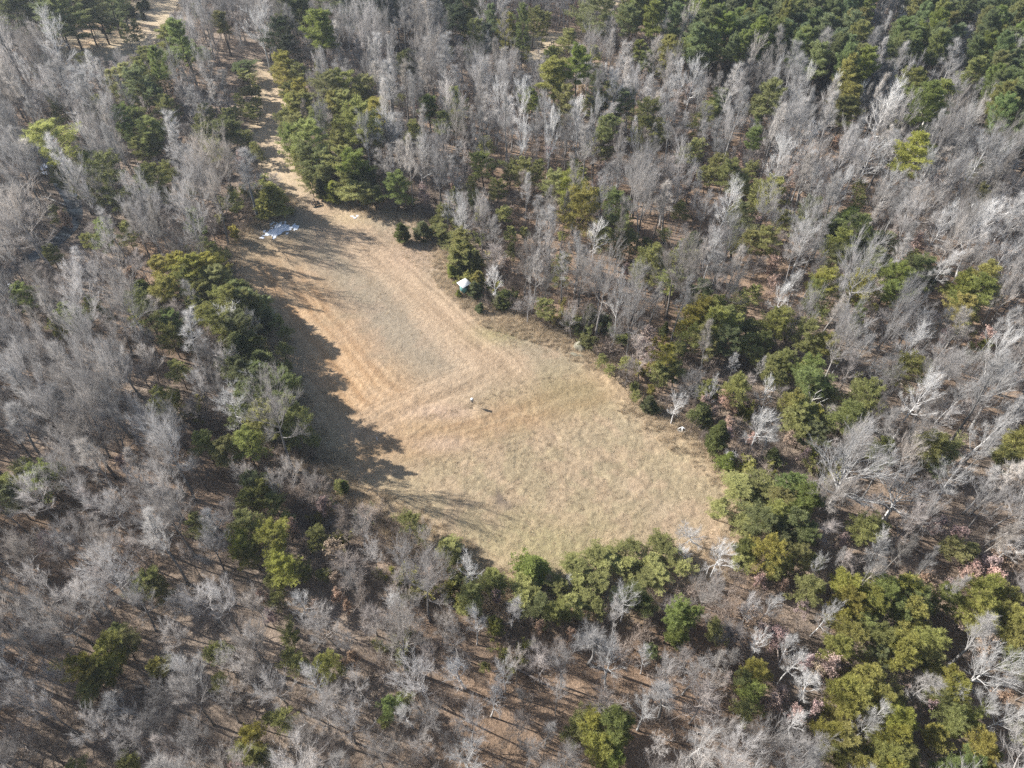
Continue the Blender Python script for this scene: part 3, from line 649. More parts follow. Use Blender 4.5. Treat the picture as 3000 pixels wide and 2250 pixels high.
# evergreens read off the photograph tile by tile: x,y of the crown, its width and height, and a letter for its green
# (C = cedar, S = tall rounded crown, plain = loose layered pine)
EVER = {
'A': '''380,150,130,150,d 450,115,140,150,d 530,60,130,150,d 620,65,120,130,d 700,25,120,120,d 770,10,100,100,d 160,30,130,120,d 250,25,130,120,d 60,60,130,120,d 340,60,130,130,d
840,80,62,66,Cd 925,105,30,52,Ck 765,108,24,26,Ck 805,50,32,36,Cd 795,85,26,32,Cd 695,162,30,46,Cd 738,150,46,40,Cd 780,157,20,26,Cd 668,207,20,28,Ck 705,213,26,26,Cd 822,127,14,16,Ck 640,187,14,18,Cd 565,92,44,64,Sg 940,30,50,56,Cd 905,38,40,40,Co 560,175,16,20,Cd
1190,280,120,240,Sg 1210,350,100,150,Sg 1300,250,95,120,Sg 1075,260,95,150,So 1500,165,150,170,Sd 1440,150,80,120,So 1570,320,115,240,So 1650,340,120,150,d 1900,105,140,180,d 1960,120,130,160,d 1810,250,130,150,k 1740,330,120,160,k 2080,190,140,110,Sg 2075,240,110,100,Sg 2140,20,120,120,d 1840,60,110,130,o
820,225,60,110,d 870,205,55,110,d 1810,370,85,115,o 1820,440,110,80,y 1840,530,120,120,y 1840,610,100,150,o 1930,500,100,130,d 1900,465,90,100,o
940,400,90,130,d 1010,420,75,200,Sg 1110,430,100,130,o 930,460,90,120,o 760,540,90,160,o 850,510,120,150,o 900,570,130,120,d 960,490,110,130,o 1030,530,100,110,o 820,620,90,110,o 935,640,95,140,o 1040,640,110,110,d 1110,700,100,100,d 840,655,80,100,d
340,620,65,90,g 360,735,80,105,g 620,700,95,105,g 590,690,60,90,y 810,770,120,150,g 850,830,90,90,d 860,890,65,160,g 940,780,100,110,o 960,880,130,170,o 915,960,100,120,g 1050,860,100,110,o 985,930,110,110,d
350,930,170,130,y 390,850,80,70,d 1370,660,230,200,d 1320,690,120,130,o 1450,700,110,140,d 1300,790,110,100,o 1360,850,100,130,o 1330,900,110,100,o 1440,830,80,140,o 1395,960,120,60,y
1520,740,65,100,y 1560,620,90,130,o 1600,690,80,80,o 1510,850,70,100,y 1600,850,90,150,o 1640,690,85,80,o 1665,640,70,90,o 1680,930,70,120,o 1740,1000,60,50,o 1650,480,50,110,o 1745,565,60,60,d
535,1060,95,115,g 600,1090,105,110,g 640,1140,100,100,d 700,1170,165,180,d 370,1130,80,140,y 930,1170,110,130,o 1030,1160,120,120,o 1090,1115,80,100,g 1085,1265,70,80,y 640,1265,100,120,y 1235,1230,60,95,y 380,1370,80,60,o 1270,1040,60,60,y
1510,1320,90,130,d 1490,1250,70,70,o 1760,1310,200,190,Co 650,1500,110,110,g 820,1520,100,120,g 560,1560,75,80,o 1390,1620,110,60,y 1450,1320,60,60,o 330,1645,70,40,y
1890,620,120,120,y 1870,720,110,130,y 1960,690,120,160,o 2020,700,110,180,o 2110,600,150,150,o 2160,690,130,170,o 1860,830,110,150,o 1860,930,130,150,g 1930,860,120,130,o 2010,930,160,160,g 1990,1020,130,120,o 2090,1050,130,130,o 1900,1170,95,130,o 2000,1130,130,180,g 2080,1150,120,130,o 2085,1240,75,130,Cd 2170,1255,110,130,Cy 2190,850,120,150,o 1940,1040,100,100,y 2070,830,120,130,d 2200,960,120,120,o 1870,1000,80,90,o 2040,780,110,120,o''',
'B': '''50,80,130,140,k 150,50,140,150,k 260,60,140,150,k 350,30,130,130,k 760,95,110,130,k 790,40,120,120,d 870,60,100,130,d 710,50,110,130,k 830,130,80,120,d 640,40,110,130,k 740,150,110,100,k
845,250,95,200,d 830,170,70,130,o 920,250,90,170,k 985,150,85,180,d 930,130,60,120,o 1055,110,70,95,o 1095,200,120,130,y 1170,190,80,220,d 1240,135,105,130,d 1300,150,80,130,o 1100,250,90,80,o 1180,275,80,90,d 1020,190,60,90,o
1640,125,170,160,d 1600,120,100,120,o 1900,60,120,120,d 1850,120,100,120,o 700,340,50,60,d 440,415,160,140,Co 1330,360,80,95,Sg 1385,385,75,80,o 1460,270,100,110,o 1350,390,70,90,o 1215,350,60,50,o
1400,510,140,160,So 1540,470,150,190,Sg 1640,540,85,150,Sd 1720,600,110,150,So 1700,680,110,120,o 1480,690,150,140,o 1620,700,90,130,o 1800,680,130,190,d 1880,640,70,130,d 1960,800,160,180,d 2000,870,120,120,d 2090,850,100,130,d 1700,830,120,130,So 1690,920,110,130,o 1980,390,85,130,Sd 2080,450,65,65,o 1620,370,90,110,d 1930,330,80,110,So 1640,960,90,100,o
575,700,95,130,Sg 650,800,95,160,Sg 745,790,100,150,So 1245,680,110,190,Sg 765,670,130,90,o 1000,380,0,0,x 380,650,60,60,o
50,560,150,170,o 120,610,140,160,o 20,710,130,160,o 170,640,100,120,d 255,745,140,80,y 180,760,110,90,y 80,820,180,160,o 170,870,130,120,d 225,930,100,150,o 475,870,110,130,d 35,960,90,110,g 50,1060,150,130,o 110,1090,160,130,g 100,1230,170,170,k 180,1180,120,150,k 40,1200,110,150,d 210,1260,110,110,k 340,1215,160,160,g
920,1080,130,130,o 830,1190,75,90,y 1090,1125,100,110,o 1180,1125,120,95,o 1250,1120,110,90,o 1380,1210,130,90,o 1480,1220,150,110,y 1570,1160,100,90,o 1550,1370,200,180,y 1490,1320,110,110,o 1620,1310,110,110,o 1790,1360,150,160,g 1850,1420,100,110,d 1790,1490,150,110,o 1880,1550,110,110,o 1975,1610,90,90,g 2090,1530,70,80,o 2185,1370,90,130,o 2205,1020,70,120,o 1000,1240,100,70,o 870,1280,60,50,o 1700,1560,110,80,o 1800,1590,90,70,o
900,1390,70,90,y 1060,1385,85,85,o 640,1370,100,150,o 630,1470,100,110,g 700,1545,110,100,d 660,1520,80,80,o 790,1590,130,120,o 760,1640,110,80,d 840,1620,80,100,d 1090,1520,70,60,d 1190,1510,60,80,o 1430,1530,50,60,d 1095,1635,80,50,y 390,1520,95,125,Cd 530,1502,118,130,Cd 600,1450,60,60,y 1530,1100,90,90,o''',
'C': '''240,640,90,130,Sg 130,740,120,110,o 220,690,90,110,Sd 520,650,140,120,So 470,690,90,80,o 1080,650,120,130,So 1040,720,110,130,Sd 495,820,60,75,Sg 450,920,105,160,Sg 60,990,110,110,o 20,1000,90,100,o 200,1090,120,120,o 280,1140,140,150,o 160,1140,90,110,d 430,1150,100,170,o 380,1220,100,100,d 560,1280,150,120,o 480,1270,110,110,d 390,1430,140,180,o 350,1400,100,110,o 800,1390,150,150,d 740,1420,100,110,o 540,1560,140,140,o 400,1590,120,110,o 1060,1440,190,170,Cg 990,1510,150,150,Cg 1120,1530,150,160,d 1000,1600,140,120,y 1200,1600,140,120,d 1290,1610,120,100,o 1480,1000,150,190,Sy 1590,690,150,140,Sg 1640,620,110,120,Sg 1520,560,120,150,So 1520,640,100,120,So 1145,1230,70,110,o 1130,1320,70,80,d 60,1590,110,130,Cg 20,1620,90,90,y 1360,860,80,100,d 330,1590,80,80,o 640,1420,80,80,o''',
'D': '''1060,110,130,150,y 1080,220,130,130,y 1170,90,130,150,y 1200,190,130,140,o 1290,90,150,130,y 1380,90,140,140,y 1420,170,130,120,o 1340,170,120,120,o 1460,120,100,130,d 1330,250,120,130,o 1430,290,130,120,o 1240,260,110,120,d 1350,400,130,150,o 1480,330,110,100,o 1300,330,100,110,o
940,270,170,150,Cg 950,370,160,130,d 870,330,90,100,o 1120,450,120,140,g 1110,540,120,110,o 1170,500,90,100,d 440,370,110,100,Sg 500,420,110,100,Sd 170,280,110,95,g 390,470,90,170,o 570,310,60,80,o 620,370,90,70,o 340,10,70,50,g 700,390,70,50,o
1650,580,140,130,d 1850,500,80,90,y 1740,370,90,110,d 1700,300,100,130,k 1600,250,120,130,d 1620,350,90,110,d 1560,210,110,120,d 1880,820,90,120,g 1870,720,60,60,g 1700,700,110,110,d 1640,780,100,100,o 1830,610,90,100,d 1850,900,70,90,d 1790,420,80,90,d
1770,1010,170,200,Cd 1740,1110,150,180,Cd 1840,1060,100,150,d 1895,1080,80,110,g 1880,1160,100,110,g 1590,1220,160,130,o 1530,1190,90,90,y 1460,1280,130,110,o 1330,1230,130,110,o 2030,1200,75,75,y 1640,1480,150,150,d 1720,1560,150,160,o 1600,1570,120,120,o 1780,1610,110,100,d 2195,1500,60,70,y 1060,910,130,110,o 1020,960,90,90,o 1160,760,110,110,o 60,1470,130,150,o 160,1420,140,120,o 290,1450,150,130,g 90,1590,130,130,d 20,1490,80,100,d 1310,1180,50,40,g 2150,1600,60,50,o 1900,1200,70,60,d''',
'E': '''735,50,110,130,Co 800,30,120,150,Cd 870,60,90,160,Cd 765,105,90,80,Co 720,110,70,90,Co 885,175,90,130,Cy 860,230,90,110,Cd 760,248,40,54,Cy 1065,285,130,110,Cd 1030,310,80,90,Cd 895,340,60,70,Cd 1610,400,90,150,Cd 1330,350,110,80,o 2000,60,170,120,o 1930,100,110,120,y 2060,100,120,110,o 2170,20,110,80,d 1955,30,100,90,o 2120,170,130,150,o 2095,490,60,130,Cd 2130,660,150,150,y 2170,740,110,130,o 2080,740,110,110,o 2080,800,90,90,o 1980,960,95,110,Cd 2020,990,80,80,Cd 2180,600,90,90,o 1690,670,70,50,o 1840,700,70,60,o 1740,740,60,40,o 1900,910,60,40,o 20,1500,60,80,Cg''',
'F': '''100,360,160,130,y 180,430,170,150,y 60,440,130,150,y 250,350,160,130,o 300,410,160,140,o 60,530,130,130,o 170,540,150,130,o 260,560,150,130,d 380,330,110,120,o 360,440,110,110,d 40,40,100,80,o 110,240,120,110,d 430,250,110,90,o 990,20,120,90,o 1150,40,100,80,o 1230,70,140,160,d 1470,40,90,90,o
880,190,150,140,y 880,280,140,120,g 1140,215,165,110,y 1345,160,150,120,g 1350,240,130,120,g 1530,110,130,110,d 1560,170,120,100,k 1800,190,150,150,y 1920,180,160,150,y 1870,260,160,110,o 1830,370,140,110,y 1840,450,90,110,y 1460,100,110,90,d
610,410,160,100,y 570,450,90,80,o 770,510,150,120,o 850,590,110,110,y 930,600,130,120,o 510,560,120,130,g 450,480,100,110,d 410,560,110,110,d 640,670,120,120,o 500,650,100,80,g 590,740,120,110,o 610,810,110,90,d 740,740,100,100,g 820,740,140,110,g 820,820,160,120,g 780,870,110,80,y 900,860,120,120,d 950,900,100,100,k 350,830,160,140,o 320,870,100,90,o 700,970,150,130,o 780,1010,140,130,o 850,1030,120,90,y 720,1060,130,110,o 1050,1040,170,150,g 1190,920,160,120,o 1150,980,100,100,o 1140,810,60,70,y 1440,750,150,110,o 1570,750,90,90,y 830,1100,120,100,o 870,1160,120,110,d 780,1140,110,90,o
130,1050,150,140,Cd 215,1180,140,190,Cd 285,1330,110,120,Cg 580,1310,110,110,Cd 1330,1280,140,90,o 1620,1250,160,110,o 1700,1290,130,100,o 1680,1370,110,100,d 2140,1250,150,110,y 2100,1320,120,100,o 2190,1300,90,90,o 380,1480,170,150,o 480,1460,170,150,o 540,1520,160,150,o 430,1570,170,130,o 350,1530,110,130,y 720,1480,150,120,g 770,1560,160,140,g 660,1570,130,130,o 220,1650,110,60,y 260,1590,90,90,o 1560,1010,0,0,x 1900,620,110,90,o''',
'G': '''1600,110,170,150,o 1560,250,150,150,y 1640,280,130,150,o 1760,180,180,150,y 1850,380,160,140,y 1790,430,110,110,o 1960,370,110,105,y 2040,170,100,150,y 1870,40,70,70,y 2110,400,80,90,o 1800,570,90,90,y 960,480,140,130,o 1050,500,130,120,o 700,880,150,130,y 800,880,130,130,o 760,800,110,90,o 720,1000,120,100,y 560,1010,140,130,y 600,1070,120,110,y 680,1050,110,110,o 560,1160,100,110,y 1010,1000,110,90,y 1060,960,70,80,y 1430,890,110,110,y 1370,930,100,90,y 1410,1090,80,130,g 1880,820,110,130,y 1900,930,110,130,y 1940,990,100,90,y 2100,965,150,80,y 1630,1470,130,130,y 1640,1570,150,140,o 1720,1590,110,110,d 1830,1350,110,100,o 490,1650,80,40,y 820,1640,100,40,y 1740,1330,80,80,o 1570,1600,90,80,y''',
'H': '''430,70,120,90,o 510,130,100,90,d 690,220,140,120,g 720,290,90,120,d 660,230,80,80,y 980,450,130,110,o 1010,490,120,110,y 940,420,70,70,d 1250,370,210,170,Cg 1180,470,140,110,g 1480,320,150,140,y 1560,370,140,150,y 1640,290,160,140,y 1720,330,150,150,y 1660,430,160,130,y 1750,280,110,110,o 1880,240,140,120,y 1830,330,130,130,o 2040,200,130,120,y 2090,260,150,150,o 2000,330,130,110,y 1960,400,150,130,o 2060,430,130,120,o 1300,610,150,130,d 1400,620,140,150,o 1250,560,120,110,d 1480,620,120,140,o 1560,540,140,120,o 1640,600,120,150,d 1880,520,150,150,d 1960,580,130,150,d 1800,570,120,150,k 2150,690,150,200,Sg 2180,800,120,120,g 860,580,150,100,o 800,610,90,80,o 1170,560,120,100,d 330,1230,130,110,g 420,1200,80,70,o 1610,1390,160,150,y 1730,1380,190,190,g 1800,1460,130,150,g 1690,1500,160,130,y 1540,1350,110,110,y 1500,1420,110,110,y 1740,1560,140,100,g 935,990,60,70,d 10,1030,50,80,d 280,1360,60,50,o 1420,490,120,110,o 1530,460,110,110,o 2190,360,110,130,d''',
'I': '''380,80,130,150,o 480,60,160,130,o 590,50,160,120,o 700,90,160,140,d 780,130,140,140,d 650,150,130,120,d 420,260,130,150,g 380,320,100,110,o 560,270,170,140,y 640,330,130,110,o 760,290,130,120,o 830,300,100,110,y 560,370,110,100,d 830,520,160,150,o 1080,480,150,110,y 1050,580,150,120,y 1300,510,170,150,g 1420,480,160,130,y 1490,560,150,140,o 1390,600,150,120,g 1230,630,160,140,y 1180,700,120,110,o 1470,660,150,120,y 1500,740,110,130,y 1600,600,90,110,d 1150,100,150,110,o 1240,130,110,100,o 1730,220,120,140,o 1860,280,90,110,o 1980,510,150,110,y 2070,560,120,100,o 1690,560,130,110,o 1900,670,160,120,y 1990,720,120,110,o 2130,740,150,130,y 2170,840,130,150,y 2150,950,130,130,o 1060,800,150,130,y 1040,660,120,130,y 1270,830,150,140,o 1370,880,170,150,y 1300,950,130,130,d 1560,860,150,140,y 1580,950,120,110,o 1000,900,150,120,y 1200,1030,150,130,y 1060,1120,150,130,y 1160,1160,160,150,y 1040,1230,140,120,y 1060,1310,120,110,y 1290,1190,140,120,y 1380,1220,110,110,o 1690,1080,140,130,y 1750,1150,140,130,y 1680,1190,110,110,o 1370,1350,170,130,y 1450,1410,120,110,o 1770,1290,150,130,o 1840,1350,130,130,o 1740,1380,110,110,o 470,1030,150,140,y 410,1130,120,130,d 440,1210,130,140,g 400,1290,110,100,o 970,1450,150,130,y 1070,1500,150,140,y 980,1540,130,120,o 1340,1480,170,140,y 1430,1560,150,130,y 1310,1580,150,130,y 1640,1430,120,150,y 1180,1540,110,110,o 1120,1630,160,70,y 1960,1570,150,120,y 2040,1610,110,80,o 2170,1440,90,120,y 1720,1645,130,40,g 1850,1645,130,40,g 25,680,110,210,Sg 230,780,110,90,d 1310,1640,150,50,y''',
}
NAMED = {('A', 1760, 1310): 'lone round green evergreen at the field corner, above the bright melting snow',
 ('B', 390, 1520): 'smaller of the twin dark cedars standing in the open field',
 ('B', 530, 1502): 'larger of the twin dark cedars standing in the open field',
 ('B', 1245, 680): 'tall pine with a long bare trunk, alone among grey slim trees',
 ('B', 440, 415): 'round olive bushy tree, a ball shape amid grey bare woods',
 ('A', 1370, 660): 'big rounded dark evergreen standing west of the earth track',
 ('A', 350, 930): 'yellowish flat-topped pine with long leaning bare trunk above the creek',
 ('C', 1480, 1000): 'mustard-yellow pine at the foot of the white forked snag',
 ('C', 1060, 1440): 'big rounded bright green evergreen towering among the eastern grey woods',
 ('H', 1250, 370): 'big bright green rounded evergreen at the bottom tip of the field',
 ('H', 2150, 690): 'bright green double-domed pine below the field-side pine belt',
 ('H', 1730, 1380): 'broad yellow-green evergreen crown near the lower border of the picture',
 ('G', 700, 880): 'large yellow-olive pine standing alone in the lower western grey woods',
 ('D', 440, 370): 'bright green tufted pine with a long slanting bare trunk',
 ('E', 885, 175): 'yellowish cedar pressed against the teal hunting blind',
 ('E', 760, 248): 'small yellow cedar bush at the foot of the hunting blind',
 ('E', 1065, 285): 'dark squat cedar at the field edge below the hunting blind',
 ('F', 1050, 1040): 'bright lime-green pine with a neat round crown east of the field',
 ('F', 820, 740): 'vivid green dense pine crown at the heart of the eastern pines',
 ('F', 215, 1180): 'tall dark olive cedar at the field edge next to the rusty foliage',
 ('I', 1300, 510): 'broad lime-green pine crown topping the lower pine group',
 ('I', 440, 1210): 'lower lobe of pale olive pine beside russet saplings'}
# bare trees that stand out: x,y,w,h of the crown; W pale, B broad grey, S slim, X very large
BARE = {
'A': '170,1460,380,300,B 1200,1440,220,320,B 1340,1080,220,260,B 1440,1060,180,240,B 880,1290,220,200,B 300,265,160,150,W 1690,210,150,200,W 560,1240,170,200,B 1600,1150,170,260,S 1290,1200,190,220,B 1380,1300,190,200,B 60,1480,200,220,B 700,800,150,170,B 520,620,200,260,S 420,600,170,240,S 1130,900,120,190,S 1230,560,200,180,B 700,1000,170,170,B',
'B': '60,200,180,220,B 160,180,190,240,B 240,260,170,180,B 650,150,120,250,S 560,130,110,250,S 460,110,110,240,S 400,120,110,230,S 490,1040,170,150,W 740,1390,150,200,W 680,1360,120,200,W 1540,870,130,190,S 1900,1200,150,180,B 1990,1190,170,190,B 1930,1130,190,130,B 1790,1200,130,200,W 1330,1340,120,200,S 1200,1230,110,150,S 640,400,150,220,S 310,860,160,160,W 620,960,170,150,B 2120,660,110,160,S 1640,1540,150,140,W 1280,1500,110,160,S 1360,1470,120,180,S 940,860,110,200,S 1080,820,130,190,S 1580,1010,130,180,S 1870,640,90,120,S 2040,880,70,130,S 1840,820,60,150,S 280,570,150,150,S 420,590,120,170,S 1070,200,80,150,S',
'C': '190,360,80,150,S 620,380,110,190,S 690,470,120,190,S 860,370,120,200,S 280,590,120,150,S 760,560,130,180,S 1280,700,190,240,W 1370,700,120,200,W 300,870,160,200,B 700,900,190,220,B 640,1050,180,160,W 1060,1020,180,170,B 1190,1040,170,200,W 960,780,130,180,S 1680,920,190,230,B 1910,1030,190,180,W 1560,1180,180,190,W 1880,1280,160,180,B 1740,1180,170,170,B 2100,1000,190,180,B 1500,1430,190,200,B 1660,1450,180,180,W 1950,1500,200,200,W 2070,1500,170,190,W 780,1570,180,150,W 660,1330,70,150,S 350,1310,90,100,W 1340,1230,150,170,W 1090,1130,160,170,B 830,1080,160,170,B 1850,1450,160,160,B 1260,1300,150,160,B 60,1150,120,150,W 1390,450,90,130,S 1720,480,130,180,S 2010,950,160,180,B',
'D': '1500,420,150,190,W 1640,440,90,120,W 1740,430,160,180,W 1440,880,170,260,B 1500,990,200,180,W 580,960,260,260,B 540,1060,220,180,B 300,1030,190,220,B 1050,1520,200,190,B 940,1500,170,170,B 1320,690,170,190,B 1100,1060,180,190,B 1680,830,160,150,W 530,180,170,170,B 740,430,180,170,B 250,1560,200,160,B 1240,240,90,120,S 1900,1400,160,150,B 780,700,180,170,B 100,560,200,180,B 60,800,190,190,B 1580,1430,140,120,B 1820,1480,140,130,B 2060,1500,150,150,B',
'E': '1000,140,140,200,W 1330,220,90,160,S 1570,420,150,180,B 1900,310,170,200,B 1500,410,130,140,B 2170,960,120,230,W 2130,180,80,140,S 1240,100,110,160,S 1440,130,120,150,S 1560,170,120,150,S 1760,480,120,170,B 1210,330,160,130,B 1680,160,110,150,S',
'F': '500,1100,180,260,W 570,1150,150,200,W 1080,1420,440,380,X 1410,1560,300,200,X 560,900,120,130,W 1520,950,220,180,W 1470,560,180,220,W 1560,500,150,190,W 1150,630,150,180,W 1020,440,180,170,B 1060,570,190,160,B 2050,870,230,260,W 1900,1180,210,220,W 1760,900,170,190,W 1280,740,140,170,W 1340,840,170,170,B 300,200,190,190,B 640,270,140,150,W 740,180,130,180,W 190,890,95,120,W 330,690,70,100,S 490,720,65,110,S 300,1300,90,120,W 1330,1090,130,130,S 1120,1220,170,180,B 1280,1390,190,170,B 1470,1330,180,190,B 1640,470,100,170,S 1990,480,130,170,S 1840,760,180,190,B 2140,520,130,170,S 2150,250,80,150,S 1660,100,110,150,S 2080,1420,150,200,S 1980,1480,120,200,S 1720,720,140,160,W 970,230,80,110,W 2120,1540,140,150,B 1150,1160,170,170,B 1560,1160,180,130,B',
'G': '1260,1060,220,200,W 1620,850,180,210,B 1560,1020,190,180,B 1780,1130,220,190,B 2140,750,240,260,B 1930,580,190,180,W 630,620,200,180,B 500,560,190,180,B 770,290,200,180,B 650,310,180,190,B 880,620,200,190,B 200,430,200,190,B 130,280,200,200,B 1000,110,210,190,B 1200,560,190,180,B 1330,580,190,170,B 2070,1100,190,220,W 1940,1480,210,200,B 1100,820,170,160,B 780,1210,180,170,W 420,1050,180,200,B 130,1230,200,190,B 300,1290,200,200,B 1480,980,160,170,B 1640,600,190,190,B 1360,230,190,190,B 1100,1190,190,180,B 60,1550,200,180,B 1050,1380,190,190,B 1300,1440,200,190,B 660,1450,200,190,B 900,1500,200,190,B 1450,1250,190,190,B 240,700,190,190,B',
'H': '830,400,160,180,W 380,360,230,230,B 330,680,210,230,W 110,480,190,220,B 60,820,170,230,B 630,730,190,220,B 740,820,190,220,B 790,1020,220,240,W 870,740,150,200,W 1750,1010,250,330,W 1440,1010,190,230,B 2140,1040,220,260,B 1960,1310,180,280,W 960,1220,170,200,W 830,1400,240,220,B 760,1480,200,180,B 800,1600,240,160,W 380,1590,260,180,B 250,1600,200,160,B 440,1300,150,230,W 1330,1420,100,140,S 1190,1230,100,170,S 1470,480,110,140,W 1840,590,170,250,W 1790,700,150,160,S 1140,1000,160,180,B 1400,1210,140,150,B 1060,1060,140,160,W 560,180,150,170,B 450,230,160,170,B 640,330,130,150,B 100,130,190,200,B 200,260,150,150,B 1500,1640,200,120,B 1980,930,110,140,W 1480,1540,140,130,B 1200,1590,200,170,B 1100,640,120,160,S 2050,1480,180,200,B 110,1120,190,220,B 560,1540,180,170,B',
'I': '80,130,230,300,W 240,280,190,260,W 20,250,150,220,W 1300,330,170,170,S 1390,270,130,170,S 1240,380,110,140,S 920,680,130,200,W 560,590,130,130,W 850,1140,190,150,W 1960,1010,260,230,W 490,860,110,120,W 710,880,130,120,W 700,1000,150,120,W 740,1330,140,140,W 1280,1310,110,100,W 110,1500,220,220,W 560,1560,260,190,B 700,1530,200,180,B 840,1550,180,170,B 60,1050,220,230,B 420,1480,180,170,B 300,1420,170,160,B 1830,1290,0,0,W 2060,1320,190,180,W 1960,1280,150,160,W 2030,150,130,190,S 2110,240,120,180,S 1560,380,130,130,S 1760,460,120,120,S 1560,1150,120,120,S 250,940,120,120,S 330,970,90,110,S 1040,310,70,110,S 870,360,80,90,W 1300,220,130,110,W 430,660,130,130,B 1200,1400,130,110,W 180,1120,170,150,B 2110,1100,110,100,W',
}
RUSSET = {'E': '1990,540,130,160 2000,640,100,110 1080,80,80,90 1850,110,80,80 1700,150,60,60 1940,600,70,80', 'F': '300,960,90,120 300,1100,110,130 300,1180,80,100 140,950,90,80 700,1200,110,90 1690,520,90,80 200,1020,70,70 1110,880,70,60 580,60,110,90 1960,560,130,110 330,1000,80,70 260,930,80,80 450,1190,70,70 790,1290,80,70',
 'I': '610,800,150,120 650,810,130,110 520,770,110,130 440,690,120,130 930,1000,170,140 860,1010,130,130 800,980,110,110 960,820,100,120 740,1310,120,110 860,1260,80,90 600,1230,110,130 290,1090,90,80 2040,290,130,110 1960,340,120,130 2110,330,120,130 2000,430,130,120 1940,590,100,90 1770,770,90,80 1600,450,110,100 1960,870,130,130 2080,1190,90,90 1690,490,110,100 1840,440,120,110 1030,190,100,80 650,480,70,70 780,620,100,110 1420,1160,70,90 1600,1250,60,60 1560,430,90,80 640,1180,110,110 1880,380,110,110 1040,980,110,110 380,640,90,90 500,440,90,90 1760,150,120,110 1650,120,110,100',
 'H': '1010,560,90,80 40,620,70,90 1480,800,90,70 80,960,110,100 1830,560,60,90 1290,740,90,70', 'G': '2180,440,110,180 1890,100,80,110 1710,560,90,90 1750,690,80,70 1880,140,80,80 2060,610,80,80 2180,560,90,100', 'D': '880,150,120,130 860,480,80,80 2100,1620,130,110 1620,770,80,80', 'B': '1690,500,50,70 980,1150,80,60 1100,1380,80,80 1470,340,50,80', 'C': '50,620,100,80 150,900,80,90 20,1240,90,80', 'A': '430,1430,90,110 1080,990,100,80'}
PLANT = [[(1345, 10), (1370, 70), (1400, 80), (1475, 100), (1560, 95), (1640, 90), (1700, 115), (1775, 140), (1850, 165), (1870, 150), (1841, 85), (1870, 20), (1880, -30), (1370, -30)],
 [(1940, 55), (1995, 45), (2060, 40), (2055, 105), (1990, 110), (1950, 115)],
 [(2230, -30), (2140, 0), (2095, 95), (2085, 140), (2138, 145), (2142, 215), (2168, 285), (2280, 300), (2300, -30)],
 [(1960, -30), (1975, 22), (2050, 20), (2108, 20), (2120, -30)]]

def pxm(g, z): return FPX / np.linalg.norm(np.array([g[0], g[1], z]) - _C)
def put(kind, px, py, h, r, zc, tint=None, label=None, rz=None):
    """a tree of height h and crown radius r whose crown centre (height zc) is seen at px,py"""
    g = at(px, py, zc); lib = LIB[kind]
    for _ in range(14):                     # a forest tree keeps its foot out of the mown field
        if kind == 'cedar_tree' or not inside(FIELD[::2], np.array([g[0]]), np.array([g[1]]))[0]: break
        if h < 3: break
        h *= .93; zc *= .93; g = at(px, py, zc)
    v = rnd.randrange(len(lib))
    sz, sx = h / lib[v][0], r / lib[v][1]
    TREES.append(dict(kind=kind, x=g[0], y=g[1], h=h, r=r, zc=zc, var=v, sz=sz, sx=sx, rz=rnd.random() * 6.28 if rz is None else rz, tint=tint, label=label, hand=True))
    return TREES[-1]
for tile, txt in EVER.items():
    ox, oy = TILES[tile]
    for e in txt.split():
        a, b, w_, h_, t = e.split(','); cx, cy_, w_, h_ = float(a), float(b), float(w_), float(h_)
        if w_ <= 0 or t == 'x': continue
        lab = NAMED.get((tile, int(cx), int(cy_)))
        kind = 'cedar_tree' if t[0] == 'C' else 'plantation_pine' if t[0] == 'S' else 'pine_tree'
        px, py = ox + cx / 2.212, oy + cy_ / 2.212
        z0 = {'cedar_tree': 2.0, 'plantation_pine': 10.0, 'pine_tree': 7.0}[kind]
        g = at(px, py, z0); k = pxm(g, z0); r = w_ / 2.212 / k / 2 * (1.3 if t[0] != 'C' else .9)
        dist = np.linalg.norm(g - _C); sn = (CAM_H - z0) / dist; cs = math.sqrt(1 - sn * sn)
        hc = (h_ / 2.212 / k - 2 * r * sn * 0.8) / cs
        if kind == 'cedar_tree': hc = (h_ / 2.212 / k - r * sn * .6) / cs; hc = min(max(hc, 1.7 * r), 3.6 * r + 1); h = hc * 1.04; zc = h * .42
        elif kind == 'plantation_pine': hc = min(max(hc, 2.2 * r), 10); h = min(max(hc / .48, 8), 16); zc = h * .76
        else: hc = min(max(hc, 1.9 * r), 9); h = min(max(hc / .58, 3.2 * r), 14.5); zc = h * .68
        put(kind, px, py, h, r, zc, t[-1], lab)
for tile, txt in BARE.items():
    ox, oy = TILES[tile]
    for e in txt.split():
        a, b, w_, h_, t = e.split(','); cx, cy_, w_, h_ = float(a), float(b), float(w_), float(h_)
        if w_ <= 0: continue
        kind = {'W': 'pale_bare_tree', 'B': 'broad_bare_tree', 'S': 'slim_bare_tree', 'X': 'giant_bare_tree'}[t]
        px, py = ox + cx / 2.212, oy + cy_ / 2.212
        g = at(px, py, 9); k = pxm(g, 9); r = w_ / 2.212 / k / 2 * 1.1
        h = min(max({'pale_bare_tree': 4.2, 'broad_bare_tree': 4.4, 'slim_bare_tree': 7.0, 'giant_bare_tree': 2.3}[kind] * r, 7), 16)
        put(kind, px, py, h, r, h * .68)
for tile, txt in RUSSET.items():
    ox, oy = TILES[tile]
    for e in txt.split():
        cx, cy_, w_, h_ = [float(q) for q in e.split(',')]
        px, py = ox + cx / 2.212, oy + cy_ / 2.212
        g = at(px, py, 4); k = pxm(g, 4); r = w_ / 2.212 / k / 2 * 1.05; h = max(r * 2.8, 3.2)
        put('russet_tree', px, py, h, r, h * .62)

